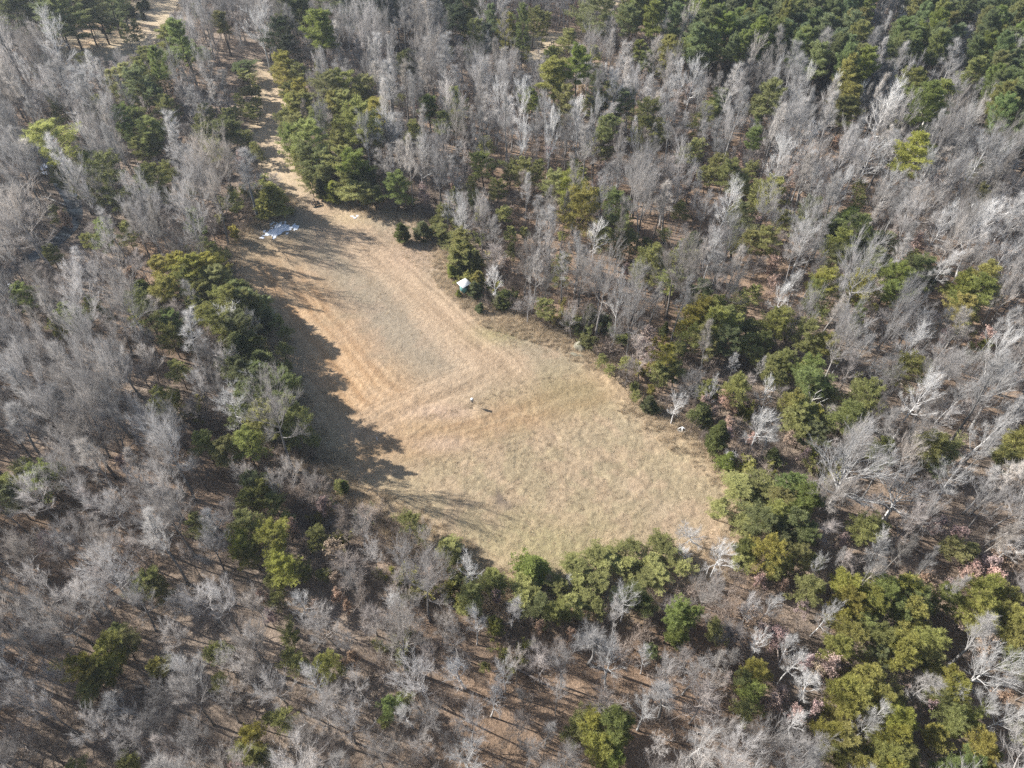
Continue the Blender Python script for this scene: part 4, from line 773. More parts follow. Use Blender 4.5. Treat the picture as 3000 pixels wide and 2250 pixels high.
# scattered: the plantation, then the bare woods
def occupied_fn():
    cell = {}
    def add(x, y, r): cell.setdefault((int(x // 5), int(y // 5)), []).append((x, y, r))
    def free(x, y, gap):
        i, j = int(x // 5), int(y // 5)
        for a in (-1, 0, 1):
            for b in (-1, 0, 1):
                for (u, v_, r) in cell.get((i + a, j + b), ()):
                    if (u - x) ** 2 + (v_ - y) ** 2 < (gap + r) ** 2: return False
        return True
    return add, free
WE = gov([(575, 690), (592, 745), (608, 800), (622, 850), (640, 895), (662, 940), (688, 975)])
for k in range(90):
    i = rnd.random() * (len(WE) - 1.001); j = int(i); f = i - j
    x = WE[j][0] * (1 - f) + WE[j + 1][0] * f - rnd.uniform(.3, 5.2); y = WE[j][1] * (1 - f) + WE[j + 1][1] * f - rnd.uniform(-1, 1.5)
    if any((t['x'] - x) ** 2 + (t['y'] - y) ** 2 < 1.6 ** 2 for t in TREES): continue
    kd = rnd.choice(('pine_tree', 'pine_tree', 'cedar_tree')); lb = LIB[kd]; v = rnd.randrange(len(lb)); h = rnd.uniform(7.5, 9.3) if kd == 'pine_tree' else rnd.uniform(6.5, 8); r = rnd.uniform(1.9, 2.7)
    TREES.append(dict(kind=kd, x=x, y=y, h=h, r=r, zc=h * .6, var=v, sz=h / lb[v][0], sx=r / lb[v][1], rz=rnd.random() * 6.28, tint=rnd.choice('ddo'), label=None, hand=True))
txx, tyy = np.array(TRACK)[:, 0], np.array(TRACK)[:, 1]
for t in TREES:                                  # low growth on the sunny side of the track
    if tyy.min() + 6 < t['y'] < tyy.max() + 4:
        gap_ = np.interp(t['y'], tyy, txx) - t['x']
        if 0 < gap_ < 16:
            k = min(1, (3.2 + .28 * gap_) / t['h'])
            for q in ('h', 'zc', 'sz'): t[q] *= k
            t['r'] *= max(k, .75); t['sx'] *= max(k, .75)
# keep the track in sight: crowns that hang over its picture move aside
tpx, _z = proj(np.array([(x, y, 0.2) for x, y in TRACK]))
for t in TREES:
    p, z = proj(np.array([t['x'], t['y'], t['zc']])); rr = t['r'] * FPX / z * .9 + 30
    d = tpx - p[None]; m = np.argmin(np.abs(d[:, 1]) + .3 * np.abs(d[:, 0]))
    if abs(d[m, 1]) < rr and abs(d[m, 0]) < rr:
        t['x'] += (rr - abs(d[m, 0])) * (1 if p[0] > tpx[m, 0] else -1) * z / FPX
add_, free_ = occupied_fn()
for t in TREES: add_(t['x'], t['y'], 0.3 if t['kind'] != 'cedar_tree' else t['r'] * .7)
PL = [gov(p, 12.0) for p in PLANT]
n_ = 0
for k in range(9000):
    poly = PL[rnd.choice((0, 0, 0, 1, 2, 2, 2, 3))]; xs = [p[0] for p in poly]; ys = [p[1] for p in poly]
    x, y = rnd.uniform(min(xs), max(xs)), rnd.uniform(min(ys), max(ys))
    if y > 250 or not inside(poly, np.array([x]), np.array([y]))[0] or not free_(x, y, 3.0): continue
    h = rnd.uniform(13, 16.5); r = rnd.uniform(2.1, 2.9); v = rnd.randrange(6); lb = LIB['plantation_pine'][v]
    TREES.append(dict(kind='plantation_pine', x=x, y=y, h=h, r=r, zc=h * .76, var=v, sz=h / lb[0], sx=r / lb[1], rz=rnd.random() * 6.28, tint=rnd.choice('bbbgo'), label=None, hand=False)); add_(x, y, .3)
# what a bare tree may not hide: evergreens and other chosen trees seen in the photograph
ev = [t for t in TREES if t['kind'] in ('pine_tree', 'cedar_tree', 'plantation_pine', 'russet_tree')]
ep, ez = proj(np.array([(t['x'], t['y'], t['zc']) for t in ev])); er = np.array([t['r'] for t in ev]) * FPX / ez
n_ev = len(ev)
see = [(x, y, .3, 2.6) for x, y in TRACK] + [(x, y, .3, 1.0) for x, y in CREEK[8:26]]
for cl, st_ in zip(CLEAR, (7, 6, 5, 4)):
    k = np.array(cl)
    for x in np.arange(k[:, 0].min(), k[:, 0].max(), st_):
        for y in np.arange(k[:, 1].min(), k[:, 1].max(), st_ * 1.5):
            if y < 235 and inside(cl, np.array([x]), np.array([y]))[0]: see.append((x, y, .3, 4.0))
for px, py, r in ((1361, 845, 2), (2000, 1260, 1.5), (1695, 1030, 2), (160, 593, 2.5), (820, 668, 3), (2690, 385, 3), (2362, 1180, 2.5), (925, 600, 1.5)):
    g = at(px, py); see.append((g[0], g[1], .5, r))
gx_, gy_ = np.meshgrid(np.arange(fx.min(), fx.max(), 2.5), np.arange(fy.min(), fy.max(), 2.5)); gx_, gy_ = gx_.ravel(), gy_.ravel()
gd_, _, _ = dist_line(F2, gx_, gy_); gk_ = inside(F2, gx_, gy_) & (gd_ > 1.2)
see += [(a, b, .2, .9) for a, b in zip(gx_[gk_], gy_[gk_])]
sp_, sz_ = proj(np.array([q[:3] for q in see])); sr_ = np.array([q[3] for q in see]) * FPX / sz_
ep, ez, er = np.concatenate([ep, sp_]), np.concatenate([ez, sz_]), np.concatenate([er, sr_])
FIELD3 = FIELD[::2]
def zone_ok(X, Y, gap):
    d, _, _ = dist_line(FIELD3, X, Y); ok = ~inside(FIELD3, X, Y) & (d > gap)
    d, _, _ = dist_line(TRACK, X, Y); ok &= d > 4.0
    for cl in CLEAR: ok &= ~inside(cl, X, Y)
    d, _, _ = dist_line(CREEK, X, Y); ok &= d > 1.6
    return ok
def scatter(n, gap, edge, pick):
    X = np.array([rnd.uniform(-185, 185) for _ in range(n)]); Y = np.array([rnd.uniform(-2, 252) for _ in range(n)])
    ok = zone_ok(X, Y, edge) & (np.abs(X) < 62 + Y * 0.64)
    dtr, _, _ = dist_line(TRACK, X[ok], Y[ok]); txm = np.interp(Y[ok], np.array(TRACK)[:, 1], np.array(TRACK)[:, 0])
    for x, y, dt_, tm_ in zip(X[ok], Y[ok], dtr, txm):
        if dt_ < 15 and x < tm_ and y > 108 and rnd.random() < .9: continue
        if not free_(x, y, gap * (0.75 + .6 * rnd.random())): continue
        kind, h, r = pick(x, y)
        zc = h * .68; p, z = proj(np.array([x, y, zc])); rp = r * FPX / z
        ft, _ = proj(np.array([x, y, h * .25])); tp_, _ = proj(np.array([x, y, h]))
        u_ = np.clip((ep[:, 1] - tp_[1]) / (ft[1] - tp_[1] + 1e-6), 0, 1)      # spot along the tree's picture
        qx, qy = tp_[0] + (ft[0] - tp_[0]) * u_, tp_[1] + (ft[1] - tp_[1]) * u_
        d = np.hypot(ep[:, 0] - qx, ep[:, 1] - qy)
        hid = (d < er * .7 + rp * .5 * np.clip(1.3 - u_, .25, 1)) & (ez > z - 1)
        if hid.any() and (hid[n_ev:].any() or rnd.random() < .88): continue
        lib = LIB[kind]; v = rnd.randrange(len(lib))
        TREES.append(dict(kind=kind, x=x, y=y, h=h, r=r, zc=zc, var=v, sz=h / lib[v][0], sx=r / lib[v][1], rz=rnd.random() * 6.28, tint=None, label=None, hand=False)); add_(x, y, .2)
def pick_canopy(x, y):
    p, _ = proj(np.array([x, y, 8.0])); east = np.clip((p[0] - 1000) / 1500, 0, 1); far = np.clip((y - 60) / 60, 0, 1)
    ps = 0.22 + .25 * far + .15 * east
    u = rnd.random()
    if u < ps: return 'slim_bare_tree', rnd.uniform(8, 15.5), rnd.uniform(1.1, 2.0)
    if u < ps + .05 + .11 * east: return 'pale_bare_tree', rnd.uniform(7, 14), rnd.uniform(1.4, 2.7)
    q_ = rnd.random() ** 1.3
    return 'broad_bare_tree', 8 + 7 * q_ + rnd.uniform(-1, 1), 1.7 + 1.7 * q_ + rnd.uniform(-.2, .3)
def pick_young(x, y):
    if rnd.random() < .06: return 'russet_tree', rnd.uniform(3, 6), rnd.uniform(.9, 1.6)
    return 'young_bare_tree', rnd.uniform(4, 8.5), rnd.uniform(1.0, 1.9)
def pick_pine(x, y):
    return 'pine_tree', rnd.uniform(4, 9), rnd.uniform(1.1, 2.1)
def west(x, y):
    p, _ = proj(np.array([x, y, 4.0])); return 1.0 if (p[0] < 1000 and p[1] < 800) or (p[0] > 1900 and 500 < p[1] < 1100) else .35
n0_ = len(TREES); scatter(420, 2.2, 1.2, pick_pine)
TREES[n0_:] = [t for t in TREES[n0_:] if rnd.random() < west(t['x'], t['y'])]
for t in TREES[n0_:]: t['tint'] = rnd.choice('ooyggd')
scatter(30000, 2.1, 1.2, pick_canopy)
scatter(18000, 1.6, 0.4, pick_young)
for k in range(600):
    x, y = rnd.uniform(-60, 60), rnd.uniform(18, 110)
    if sum(t['kind'] == 'downed_tree' for t in TREES) >= 34: break
    if not zone_ok(np.array([x]), np.array([y]), 2.5)[0] or not free_(x, y, .8): continue
    f_ = rnd.uniform(.6, 1.2)
    TREES.append(dict(kind='downed_tree', x=x, y=y, h=f_, r=2.5, zc=.2, var=rnd.randrange(3), sz=f_, sx=f_, rz=rnd.random() * 6.28, tint=None, label=None, hand=False)); add_(x, y, .3)
# brush along the edge of the field
for k in range(8500):
    i = rnd.randrange(len(FIELD3) - 1); t = rnd.random(); x = FIELD3[i][0] * (1 - t) + FIELD3[i + 1][0] * t + rnd.gauss(0, 4.0); y = FIELD3[i][1] * (1 - t) + FIELD3[i + 1][1] * t + rnd.gauss(0, 4.0)
    X, Y = np.array([x]), np.array([y])
    if not zone_ok(X, Y, .5)[0] or not free_(x, y, 1.0): continue
    kind = 'bare_shrub' if rnd.random() < .8 else 'green_shrub'; v = rnd.randrange(len(LIB[kind])); h = rnd.uniform(1.2, 3); r = h * rnd.uniform(.6, .95)
    lb = LIB[kind][v]
    TREES.append(dict(kind=kind, x=x, y=y, h=h, r=r, zc=h * .6, var=v, sz=h / lb[0], sx=r / lb[1], rz=rnd.random() * 6.28, tint=rnd.choice('oyd') if kind == 'green_shrub' else None, label=None, hand=False)); add_(x, y, .6)

TX = np.array([t['x'] for t in TREES]); TY = np.array([t['y'] for t in TREES]); TZ = hz(TX, TY) - .05
CP, CZ = proj(np.column_stack([TX, TY, TZ + np.array([t['zc'] for t in TREES])]))
for i, t in enumerate(TREES):
    t['z'] = TZ[i]; t['cp'] = CP[i]; t['size'] = t['h'] * FPX / CZ[i]
    m = t['r'] * FPX / CZ[i] * .5
    t['in'] = -m < CP[i][0] < PW + m and -m < CP[i][1] < PH + m

# ------------------------------------------------------------------ how each one is told from its neighbours
SPOTS = [((1365, 825), 'the white-roofed blind'), ((1390, 1175), 'the tripod feeder'), ((2000, 1262), 'the white frame'), ((1700, 1025), 'the field-edge boulders'),
 ((815, 668), 'the bright snow patch'), ((925, 597), 'the black farm implement'), ((1107, 1290), 'the white stake in the field'), ((360, 75), 'the sandy far clearing'), ((160, 595), 'the fallen white log'),
 ((2690, 385), 'the white forked snag'), ((1905, 1005), 'the big rusty-leaved edge tree'), ((2490, 1400), 'the huge white-limbed tree'), ((1782, 2124), 'the broad yellow-green pine crown'),
 ((1565, 1667), 'the bright green tip-of-field tree'), ((2479, 1401), 'the giant'), ((1791, 1957), 'the brightest white bare tree'), ((790, 400), 'the earth track'), ((2479, 651), 'the big eastern green evergreen'),
 ((2475, 1220), 'the lime-green round pine'), ((2886, 1957), 'the lone white tree low in the east'), ((2588, 1730), 'the broad lime-green pine'), ((2199, 2047), 'the pale olive two-lobed pine'),
 ((1563, 307), 'the lone long-trunked pine'), ((1199, 188), 'the round olive bushy tree'), ((1208, 684), 'the twin field cedars'), ((619, 298), 'the big dark evergreen by the track'),
 ((538, 127), 'the tall tufted far pine'), ((316, 1898), 'the large yellow-olive western pine'), ((262, 1184), 'the largest ash-grey western tree'), ((77, 660), 'the huge grey dome-crowned tree'),
 ((158, 420), 'the yellow flat-topped pine'), ((199, 917), 'the slanting tufted pine'), ((1900, 50), 'the western plantation end'), ((2200, 90), 'the plantation middle'), ((2480, 170), 'the southern plantation point'), ((2680, 110), 'the small plantation grove'), ((2930, 60), 'the top right corner'), ((2930, 290), 'the eastern plantation block'), ((60, 2190), 'the bottom left corner'), ((2950, 2200), 'the bottom right corner'), ((40, 40), 'the top left corner'), ((1200, 2200), 'the middle of the bottom border'), ((30, 1750), 'the lower left border'), ((1460, 150), 'the small far glade'), ((2800, 850), 'the long pale leaning trunks'),
 ((1045, 1300), 'the shaded west field edge'), ((500, 800), 'the yellow pine clump by the field'), ((1980, 480), 'the open brown eastern woods'), ((735, 1610), 'the twin yellow pines by the lower field'), ((750, 2190), 'the olive pine at the bottom border')]
SPOTS = [s for s in SPOTS if s[1] != 'the giant']
SXY = np.array([s[0] for s in SPOTS], float)
ORD1 = ['first', 'second', 'third', 'fourth', 'fifth', 'sixth', 'seventh', 'eighth', 'ninth']
ORD = ['nearest', 'second', 'third', 'fourth', 'fifth', 'sixth', 'seventh', 'eighth', 'ninth', 'tenth', 'eleventh', 'twelfth', 'thirteenth', 'fourteenth', 'fifteenth', 'sixteenth', 'seventeenth', 'eighteenth', 'nineteenth', 'twentieth'] + ['twenty-' + q for q in ORD1] + ['thirtieth'] + ['thirty-' + q for q in ORD1]
KW = {'broad_bare_tree': ('broad bare tree', 'broad bare trees in the winter woods', 'tree'), 'slim_bare_tree': ('slim bare tree', 'slim straight bare trees', 'tree'), 'young_bare_tree': ('thin bare sapling', 'bare saplings under the trees', 'sapling'),
 'pale_bare_tree': ('whitish bare tree', 'whitish bare trees', 'tree'), 'giant_bare_tree': ('huge white-limbed bare tree', 'huge white-limbed trees', 'tree'), 'pine_tree': ('pine', 'pines mixed into the bare woods', 'pine'),
 'plantation_pine': ('tall tufted pine', 'tall tufted pines', 'pine'), 'cedar_tree': ('dense dark-hearted cedar', 'dense bushy cedars', 'cedar'), 'russet_tree': ('russet-leaved sapling', 'saplings holding russet leaves', 'sapling'),
 'downed_tree': ('downed bare tree', 'downed trees lying on the forest floor', 'log'),
 'bare_shrub': ('leafless shrub', 'leafless shrubs along the field edge', 'shrub'), 'green_shrub': ('low green shrub', 'low green shrubs along the field edge', 'shrub')}
TW = {'y': 'yellow-green', 'o': 'olive', 'g': 'bright green', 'd': 'dark green', 'b': 'blue-green', 'k': 'blackish green'}
LIMIT = 300
by_kind = {}
for t in TREES:
    if t['in']: by_kind.setdefault(t['kind'], []).append(t)
SINGLE, MASS = [], {}
for k, ts in by_kind.items():
    ts.sort(key=lambda t: (t['label'] is None, -t['size'] * (1.25 if t['hand'] else 1)))
    SINGLE += ts[:LIMIT]
    for t in ts[LIMIT:]: MASS.setdefault(k, []).append(t)
for t in TREES:
    if not t['in']: MASS.setdefault(t['kind'], []).append(t)
cells = {}
for t in SINGLE:
    d = SXY - t['cp'][None]; q = np.argmin(d[:, 0] ** 2 + d[:, 1] ** 2); dx, dy = -d[q]
    side = ('right of' if dx > 0 else 'left of') if abs(dx) > abs(dy) else ('in front of' if dy > 0 else 'beyond')
    t['dist'] = math.hypot(dx, dy); cells.setdefault((t['kind'], q, side), []).append(t)
for (k, q, side), ts in cells.items():
    ts.sort(key=lambda t: t['dist'])
    for n, t in enumerate(ts):
        if t['label']: continue
        tint = TW[t['tint']] + ' ' if t['tint'] else ''
        words_ = f"{tint}{KW[k][0]}, {ORD[n] if n < len(ORD) else 'outermost'} one {side} {SPOTS[q][1]}"
        if len(words_.split()) > 16: words_ = words_.replace(' one ' + side, ' ' + side).replace('tall tufted pine', 'tufted pine')
        t['label'] = words_

# ------------------------------------------------------------------ colours of bark and leaf, tree by tree
def bark_col(t):
    u = rnd.random
    k = t['kind']
    if k in ('pale_bare_tree', 'giant_bare_tree'): c = (.68, .66, .635); f = .85 + .3 * u()
    elif k == 'slim_bare_tree': c = (.51, .49, .47); f = .6 + .6 * u()
    elif k == 'broad_bare_tree': c = (.50, .475, .455); f = .6 + .6 * u() ** .8
    elif k == 'young_bare_tree': c = (.40, .36, .335); f = .65 + .6 * u()
    elif k == 'bare_shrub': c = (.33, .275, .235); f = .7 + .6 * u()
    else: c = (.26, .22, .19); f = .8 + .4 * u()
    br = rnd.random() * (.0 if k in ('pale_bare_tree', 'giant_bare_tree') else 1)
    c = (c[0], c[1] * (1 - .06 * br * br), c[2] * (1 - .13 * br * br))
    return tuple(x * f for x in c) + (1,)
def leaf_col(t):
    if t['kind'] == 'russet_tree': c = (.50, .36, .285)
    else: c = TINT[t['tint'] or 'o']
    j = [rnd.uniform(.93, 1.05), rnd.uniform(.96, 1.04), rnd.uniform(.85, 1.2)]; f = rnd.uniform(.85, 1.15)
    return tuple(a * b * f for a, b in zip(c, j)) + (1,)

def plant(t):
    k = t['kind']; parts = LIB[k][t['var']][2]
    M = dict(loc=(t['x'], t['y'], t['z']), rz=t['rz'], scale=(t['sx'], t['sx'], t['sz']))
    if len(parts) == 1:
        o = link(k, parts[0][1], None, **M)
        o.color = leaf_col(t) if k == 'green_shrub' else bark_col(t)
    else:
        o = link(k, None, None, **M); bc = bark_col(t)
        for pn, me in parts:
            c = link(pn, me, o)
            c.color = tuple(q * (.82 if k in ('pale_bare_tree', 'giant_bare_tree') else .5) for q in bc[:3]) + (1,) if pn == 'trunk' else leaf_col(t) if (pn == 'foliage' or (pn == 'crown' and k in ('pine_tree', 'plantation_pine', 'cedar_tree'))) else bc  # trunks darker than their limbs: shade on lower trunks put into the colour
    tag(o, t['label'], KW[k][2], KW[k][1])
    return o
for t in SINGLE: plant(t)

# ------------------------------------------------------------------ the rest of each kind, as one mass each (instances on points)
def merged(kind, v):
    """trunk and crown of a library tree in one mesh, for instancing"""
    parts = LIB[kind][v][2]
    if len(parts) == 1: return parts[0][1]
    vs_, fq, mi, mats, n = [], {3: [], 4: []}, {3: [], 4: []}, [], 0
    for k, (pn, me) in enumerate(parts):
        co = np.zeros(len(me.vertices) * 3, np.float32); me.vertices.foreach_get('co', co); vs_.append(co.reshape(-1, 3))
        ls = np.zeros(len(me.loops), np.int32); me.loops.foreach_get('vertex_index', ls)
        lt = np.zeros(len(me.polygons), np.int32); me.polygons.foreach_get('loop_total', lt); st = np.zeros(len(me.polygons), np.int32); me.polygons.foreach_get('loop_start', st)
        for sz in (3, 4):
            idx = st[lt == sz]
            if len(idx): fq[sz].append(ls[idx[:, None] + np.arange(sz)] + n); mi[sz].append(np.full(len(idx), k))
        n += len(me.vertices); mats.append(me.materials[0])
    fl = [np.concatenate(fq[s]) for s in (3, 4) if fq[s]]; ml = np.concatenate([np.concatenate(mi[s]) for s in (3, 4) if mi[s]])
    return mesh_from(kind + '_whole', np.concatenate(vs_), fl, mats, ml)
def mass_of(name, ts, kind, label, matcol):
    src = bpy.data.collections.new(name + '_sources')
    nv = len(LIB[kind])
    for v in range(nv):
        o = bpy.data.objects.new('%s_source_%02d' % (name, v), mass_mesh(kind, v, matcol)); src.objects.link(o)
    me = bpy.data.meshes.new(name); me.vertices.add(len(ts))
    me.vertices.foreach_set('co', np.array([(t['x'], t['y'], t['z']) for t in ts], np.float32).ravel())
    a = me.attributes.new('pick', 'INT', 'POINT'); a.data.foreach_set('value', np.array([t['var'] for t in ts], np.int32))
    a = me.attributes.new('turn', 'FLOAT_VECTOR', 'POINT'); a.data.foreach_set('vector', np.array([(0, 0, t['rz']) for t in ts], np.float32).ravel())
    a = me.attributes.new('size', 'FLOAT_VECTOR', 'POINT'); a.data.foreach_set('vector', np.array([(t['sx'], t['sx'], t['sz']) for t in ts], np.float32).ravel())
    ob = link(name, me); tag(ob, label, kind='stuff')
    g = bpy.data.node_groups.new(name, 'GeometryNodeTree')
    g.interface.new_socket('Geometry', in_out='INPUT', socket_type='NodeSocketGeometry'); g.interface.new_socket('Geometry', in_out='OUTPUT', socket_type='NodeSocketGeometry')
    gi, go_ = g.nodes.new('NodeGroupInput'), g.nodes.new('NodeGroupOutput')
    ip = g.nodes.new('GeometryNodeInstanceOnPoints'); ci = g.nodes.new('GeometryNodeCollectionInfo')
    ci.inputs['Collection'].default_value = src; ci.inputs['Separate Children'].default_value = True; ci.inputs['Reset Children'].default_value = True
    ip.inputs['Pick Instance'].default_value = True
    def attr(nm, ty):
        n = g.nodes.new('GeometryNodeInputNamedAttribute'); n.data_type = ty; n.inputs['Name'].default_value = nm; return n.outputs[0]
    L = g.links.new
    L(gi.outputs[0], ip.inputs['Points']); L(ci.outputs[0], ip.inputs['Instance'])
    L(attr('pick', 'INT'), ip.inputs['Instance Index']); L(attr('turn', 'FLOAT_VECTOR'), ip.inputs['Rotation']); L(attr('size', 'FLOAT_VECTOR'), ip.inputs['Scale'])
    L(ip.outputs[0], go_.inputs[0])
    ob.modifiers.new('scatter', 'NODES').node_group = g
    return ob
# instanced trees take their colour from the material, not the object
def plain_mat(name, col, grain, transl=0.0, rnd_=0.3):
    m = tinted(name, grain, .8, 1.2, .9, transl, rnd_)
    t = m.node_tree
    for n in list(t.nodes):
        if n.type == 'OBJECT_INFO':
            c = N(t, 'ShaderNodeRGB'); c.outputs[0].default_value = (*col, 1)
            for lk in list(n.outputs['Color'].links): t.links.new(c.outputs[0], lk.to_socket)
    return m
MASSCOL = {'broad_bare_tree': (.43, .405, .385), 'slim_bare_tree': (.445, .425, .405), 'young_bare_tree': (.37, .33, .305), 'pale_bare_tree': (.59, .57, .545), 'bare_shrub': (.33, .275, .235), 'russet_tree': (.26, .22, .19)}
_mm = {}
def mass_mesh(kind, v, col):
    me = merged(kind, v); me = me.copy()
    if (kind, 'b') not in _mm:
        _mm[(kind, 'b')] = plain_mat(kind + '_mass_bark', MASSCOL.get(kind, (.11, .085, .068)), 1.5, .38 if kind in MASSCOL else 0, .42)
        _mm[(kind, 'l')] = plain_mat(kind + '_mass_leaf', {'russet_tree': (.50, .36, .285), 'plantation_pine': TINT['b']}.get(kind, TINT['o']), 1.6, .2)
    for i, m in enumerate(me.materials):
        me.materials[i] = _mm[(kind, 'l' if m in (M_NEEDLE, M_LEAF) else 'b')]
    return me
MLAB = {'broad_bare_tree': 'mass of broad grey leafless trees deeper in the woods', 'slim_bare_tree': 'mass of slim leafless trees deeper in the woods', 'young_bare_tree': 'thicket of leafless saplings under the taller trees',
 'pale_bare_tree': 'more whitish leafless trees in the woods', 'pine_tree': 'further pines in the woods', 'plantation_pine': 'further plantation pines', 'cedar_tree': 'further cedars', 'russet_tree': 'further saplings with russet leaves',
 'bare_shrub': 'leafless brush along the field edge', 'green_shrub': 'low green brush along the field edge'}
MNAME = {'broad_bare_tree': 'broad_tree_woods', 'slim_bare_tree': 'slim_tree_woods', 'young_bare_tree': 'sapling_woods', 'pale_bare_tree': 'pale_tree_woods', 'pine_tree': 'pine_woods', 'plantation_pine': 'plantation_woods', 'cedar_tree': 'cedar_woods', 'russet_tree': 'russet_woods', 'bare_shrub': 'edge_shrubbery', 'green_shrub': 'green_shrubbery'}
for k, ts in MASS.items():
    if k in MNAME and ts: mass_of(MNAME[k], ts, k, MLAB[k], None)
# undergrowth over the forest floor
und = []
X = np.array([rnd.uniform(-180, 180) for _ in range(11000)]); Y = np.array([rnd.uniform(0, 245) for _ in range(11000)])
ok = zone_ok(X, Y, .8) & (np.abs(X) < 58 + Y * .64) & (fbm(X, Y, 9, 141, 3) > .38)
for x, y in zip(X[ok], Y[ok]):
    h = rnd.uniform(.5, 1.9); v = rnd.randrange(4); lb = LIB['bare_shrub'][v]
    und.append(dict(x=x, y=y, z=0, var=v, rz=rnd.random() * 6.28, sx=h * .9 / lb[1], sz=h / lb[0]))
uz = hz(np.array([u['x'] for u in und]), np.array([u['y'] for u in und]))
for u, z in zip(und, uz): u['z'] = z
mass_of('undergrowth', und, 'bare_shrub', 'thin leafless undergrowth over the leaf litter', None)
# tall straw grass fringing the field
def tuft_mesh(seed):
    rng = np.random.RandomState(seed); n = 46
    P = rng.normal(size=(n, 3)) * np.array([.16, .16, 0]); D = unit(np.column_stack([rng.normal(size=n) * .45, rng.normal(size=n) * .45, np.ones(n)]))
    v, fs = twigs(P, D, .35 + .45 * rng.rand(n), np.full(n, .02), rng); return mesh_from('straw_tuft', v, fs, [M_STRAW])
M_STRAW = plain_mat('straw', (.56, .46, .33), 2.0, .35, .3)
LIB['straw'] = [(.6, .4, [('', tuft_mesh(s))]) for s in (1, 2, 3)]
_mm[('straw', 'b')] = M_STRAW; _mm[('straw', 'l')] = M_STRAW
st = []
for k in range(6500):
    i = rnd.randrange(len(FIELD3) - 1); t = rnd.random(); o = rnd.gauss(0, 2.0)
    st.append((FIELD3[i][0] * (1 - t) + FIELD3[i + 1][0] * t + rnd.gauss(0, 1.7), FIELD3[i][1] * (1 - t) + FIELD3[i + 1][1] * t + rnd.gauss(0, 1.7)))
for (px, py, rx, ry, n) in ((920, 555, 5, 6, 1100), (1150, 715, 6, 2.5, 800), (960, 955, 5, 1.6, 500), (1000, 892, 5, 1.3, 400), (1010, 640, 3, 3, 250)):
    qx, qy = gov([(px, py)])[0]
    for k in range(n): st.append((qx + rnd.gauss(0, rx), qy + rnd.gauss(0, ry)))
for k in range(11000):
    x, y = rnd.uniform(fx.min(), fx.max()), rnd.uniform(fy.min(), fy.max())
    if y < 70: st.append((x, y))
SX = np.array(st); dT, _, _ = dist_line(FIELD3, SX[:, 0], SX[:, 1]); insd = inside(FIELD3, SX[:, 0], SX[:, 1])
lanes = np.minimum.reduce([dist_line(L, SX[:, 0], SX[:, 1])[0] - w__ for L, w__ in ((WB, 4), (EB, 2.8), (EB2, 2.2), (DB, 3.2), (TRACK, 2.2))])
keep = (insd | (dT < 2.0)) & (lanes > 0)
zz_ = np.where(insd, 0.03, hz(SX[:, 0], SX[:, 1]))
tall = np.where(dT < 3.5, 1.0, .3)
straw = [dict(x=a[0], y=a[1], z=z, var=rnd.randrange(3), rz=rnd.random() * 6.28, sx=rnd.uniform(.6, 1.3) * (0.6 + .4 * h), sz=h * rnd.uniform(.5, 1.25)) for a, z, h, kk in zip(st, zz_, tall, keep) if kk]
mass_of('straw_grass', straw, 'straw', 'tall straw-coloured grass fringing the field', None)

# ------------------------------------------------------------------ the few made things
def rotz(a): return Matrix.Rotation(a, 3, 'Z')
# hunting blind: a teal box on short posts under a white roof
M_TEAL = fixed('teal_paint', (0.13, 0.29, 0.28), 3, .18, .6); M_WHITE = fixed('white_metal', (.74, .74, .72), 6, .05, .6); M_WOOD = fixed('weathered_wood', (.24, .20, .16), 6, .3)
M_BLACK = fixed('dark_opening', (.015, .015, .017), 3, .2); M_STEEL = fixed('dark_steel', (.05, .045, .045), 8, .4, .6, .3); M_GALV = fixed('pale_barrel', (.34, .335, .31), 5, .12, .6)
g = at(1361, 851, .95)
blind = tag(link('hunting_blind', None, None, (g[0], g[1], 0), R(-52)), 'small teal box blind with an overhanging white roof at the field edge', 'hunting blind')
S2, WH, PZ = 1.02, 1.35, .95
for nm, c, sz in (('wall', (0, -S2 / 2, 0), (S2, .05, WH)), ('wall', (0, S2 / 2, 0), (S2, .05, WH)), ('wall', (-S2 / 2, 0, 0), (.05, S2 - .056, WH)), ('wall', (S2 / 2, 0, 0), (.05, S2 - .056, WH))):
    wl = link(nm, MB().box((0, 0, 0), sz).mesh('blind_wall', [M_TEAL]), blind, (c[0], c[1], PZ + WH / 2))
    flat = sz[1] < .1
    wn = link('window', MB().box((0, 0, 0), (.5, .02, .26) if flat else (.02, .5, .26)).mesh('blind_window', [M_BLACK]), wl, (0, -.034 if c[1] < 0 else .034, .38) if flat else (-.034 if c[0] < 0 else .034, 0, .38))
link('floor_deck', MB().box((0, 0, PZ - .05), (S2 + .04, S2 + .04, .08)).mesh('blind_deck', [M_WOOD]), blind)
for sx in (-1, 1):
    for sy in (-1, 1): link('post', MB().box((0, 0, 0), (.1, .1, PZ)).mesh('blind_post', [M_WOOD]), blind, (sx * .44, sy * .44, PZ / 2 - .11))
Mr = Matrix.Rotation(R(5), 3, 'X'); rf = MB(); rf.box((0, 0, 0), (1.68, 1.68, .06), Mr)
roof = link('roof', rf.mesh('blind_roof', [M_WHITE]), blind, (0, 0, PZ + WH + .14))
for k in range(-3, 4): link('roof_rib', MB().box((0, 0, 0), (.03, 1.66, .014), Mr).mesh('blind_rib', [M_WHITE]), roof, (k * .24, 0, .034))
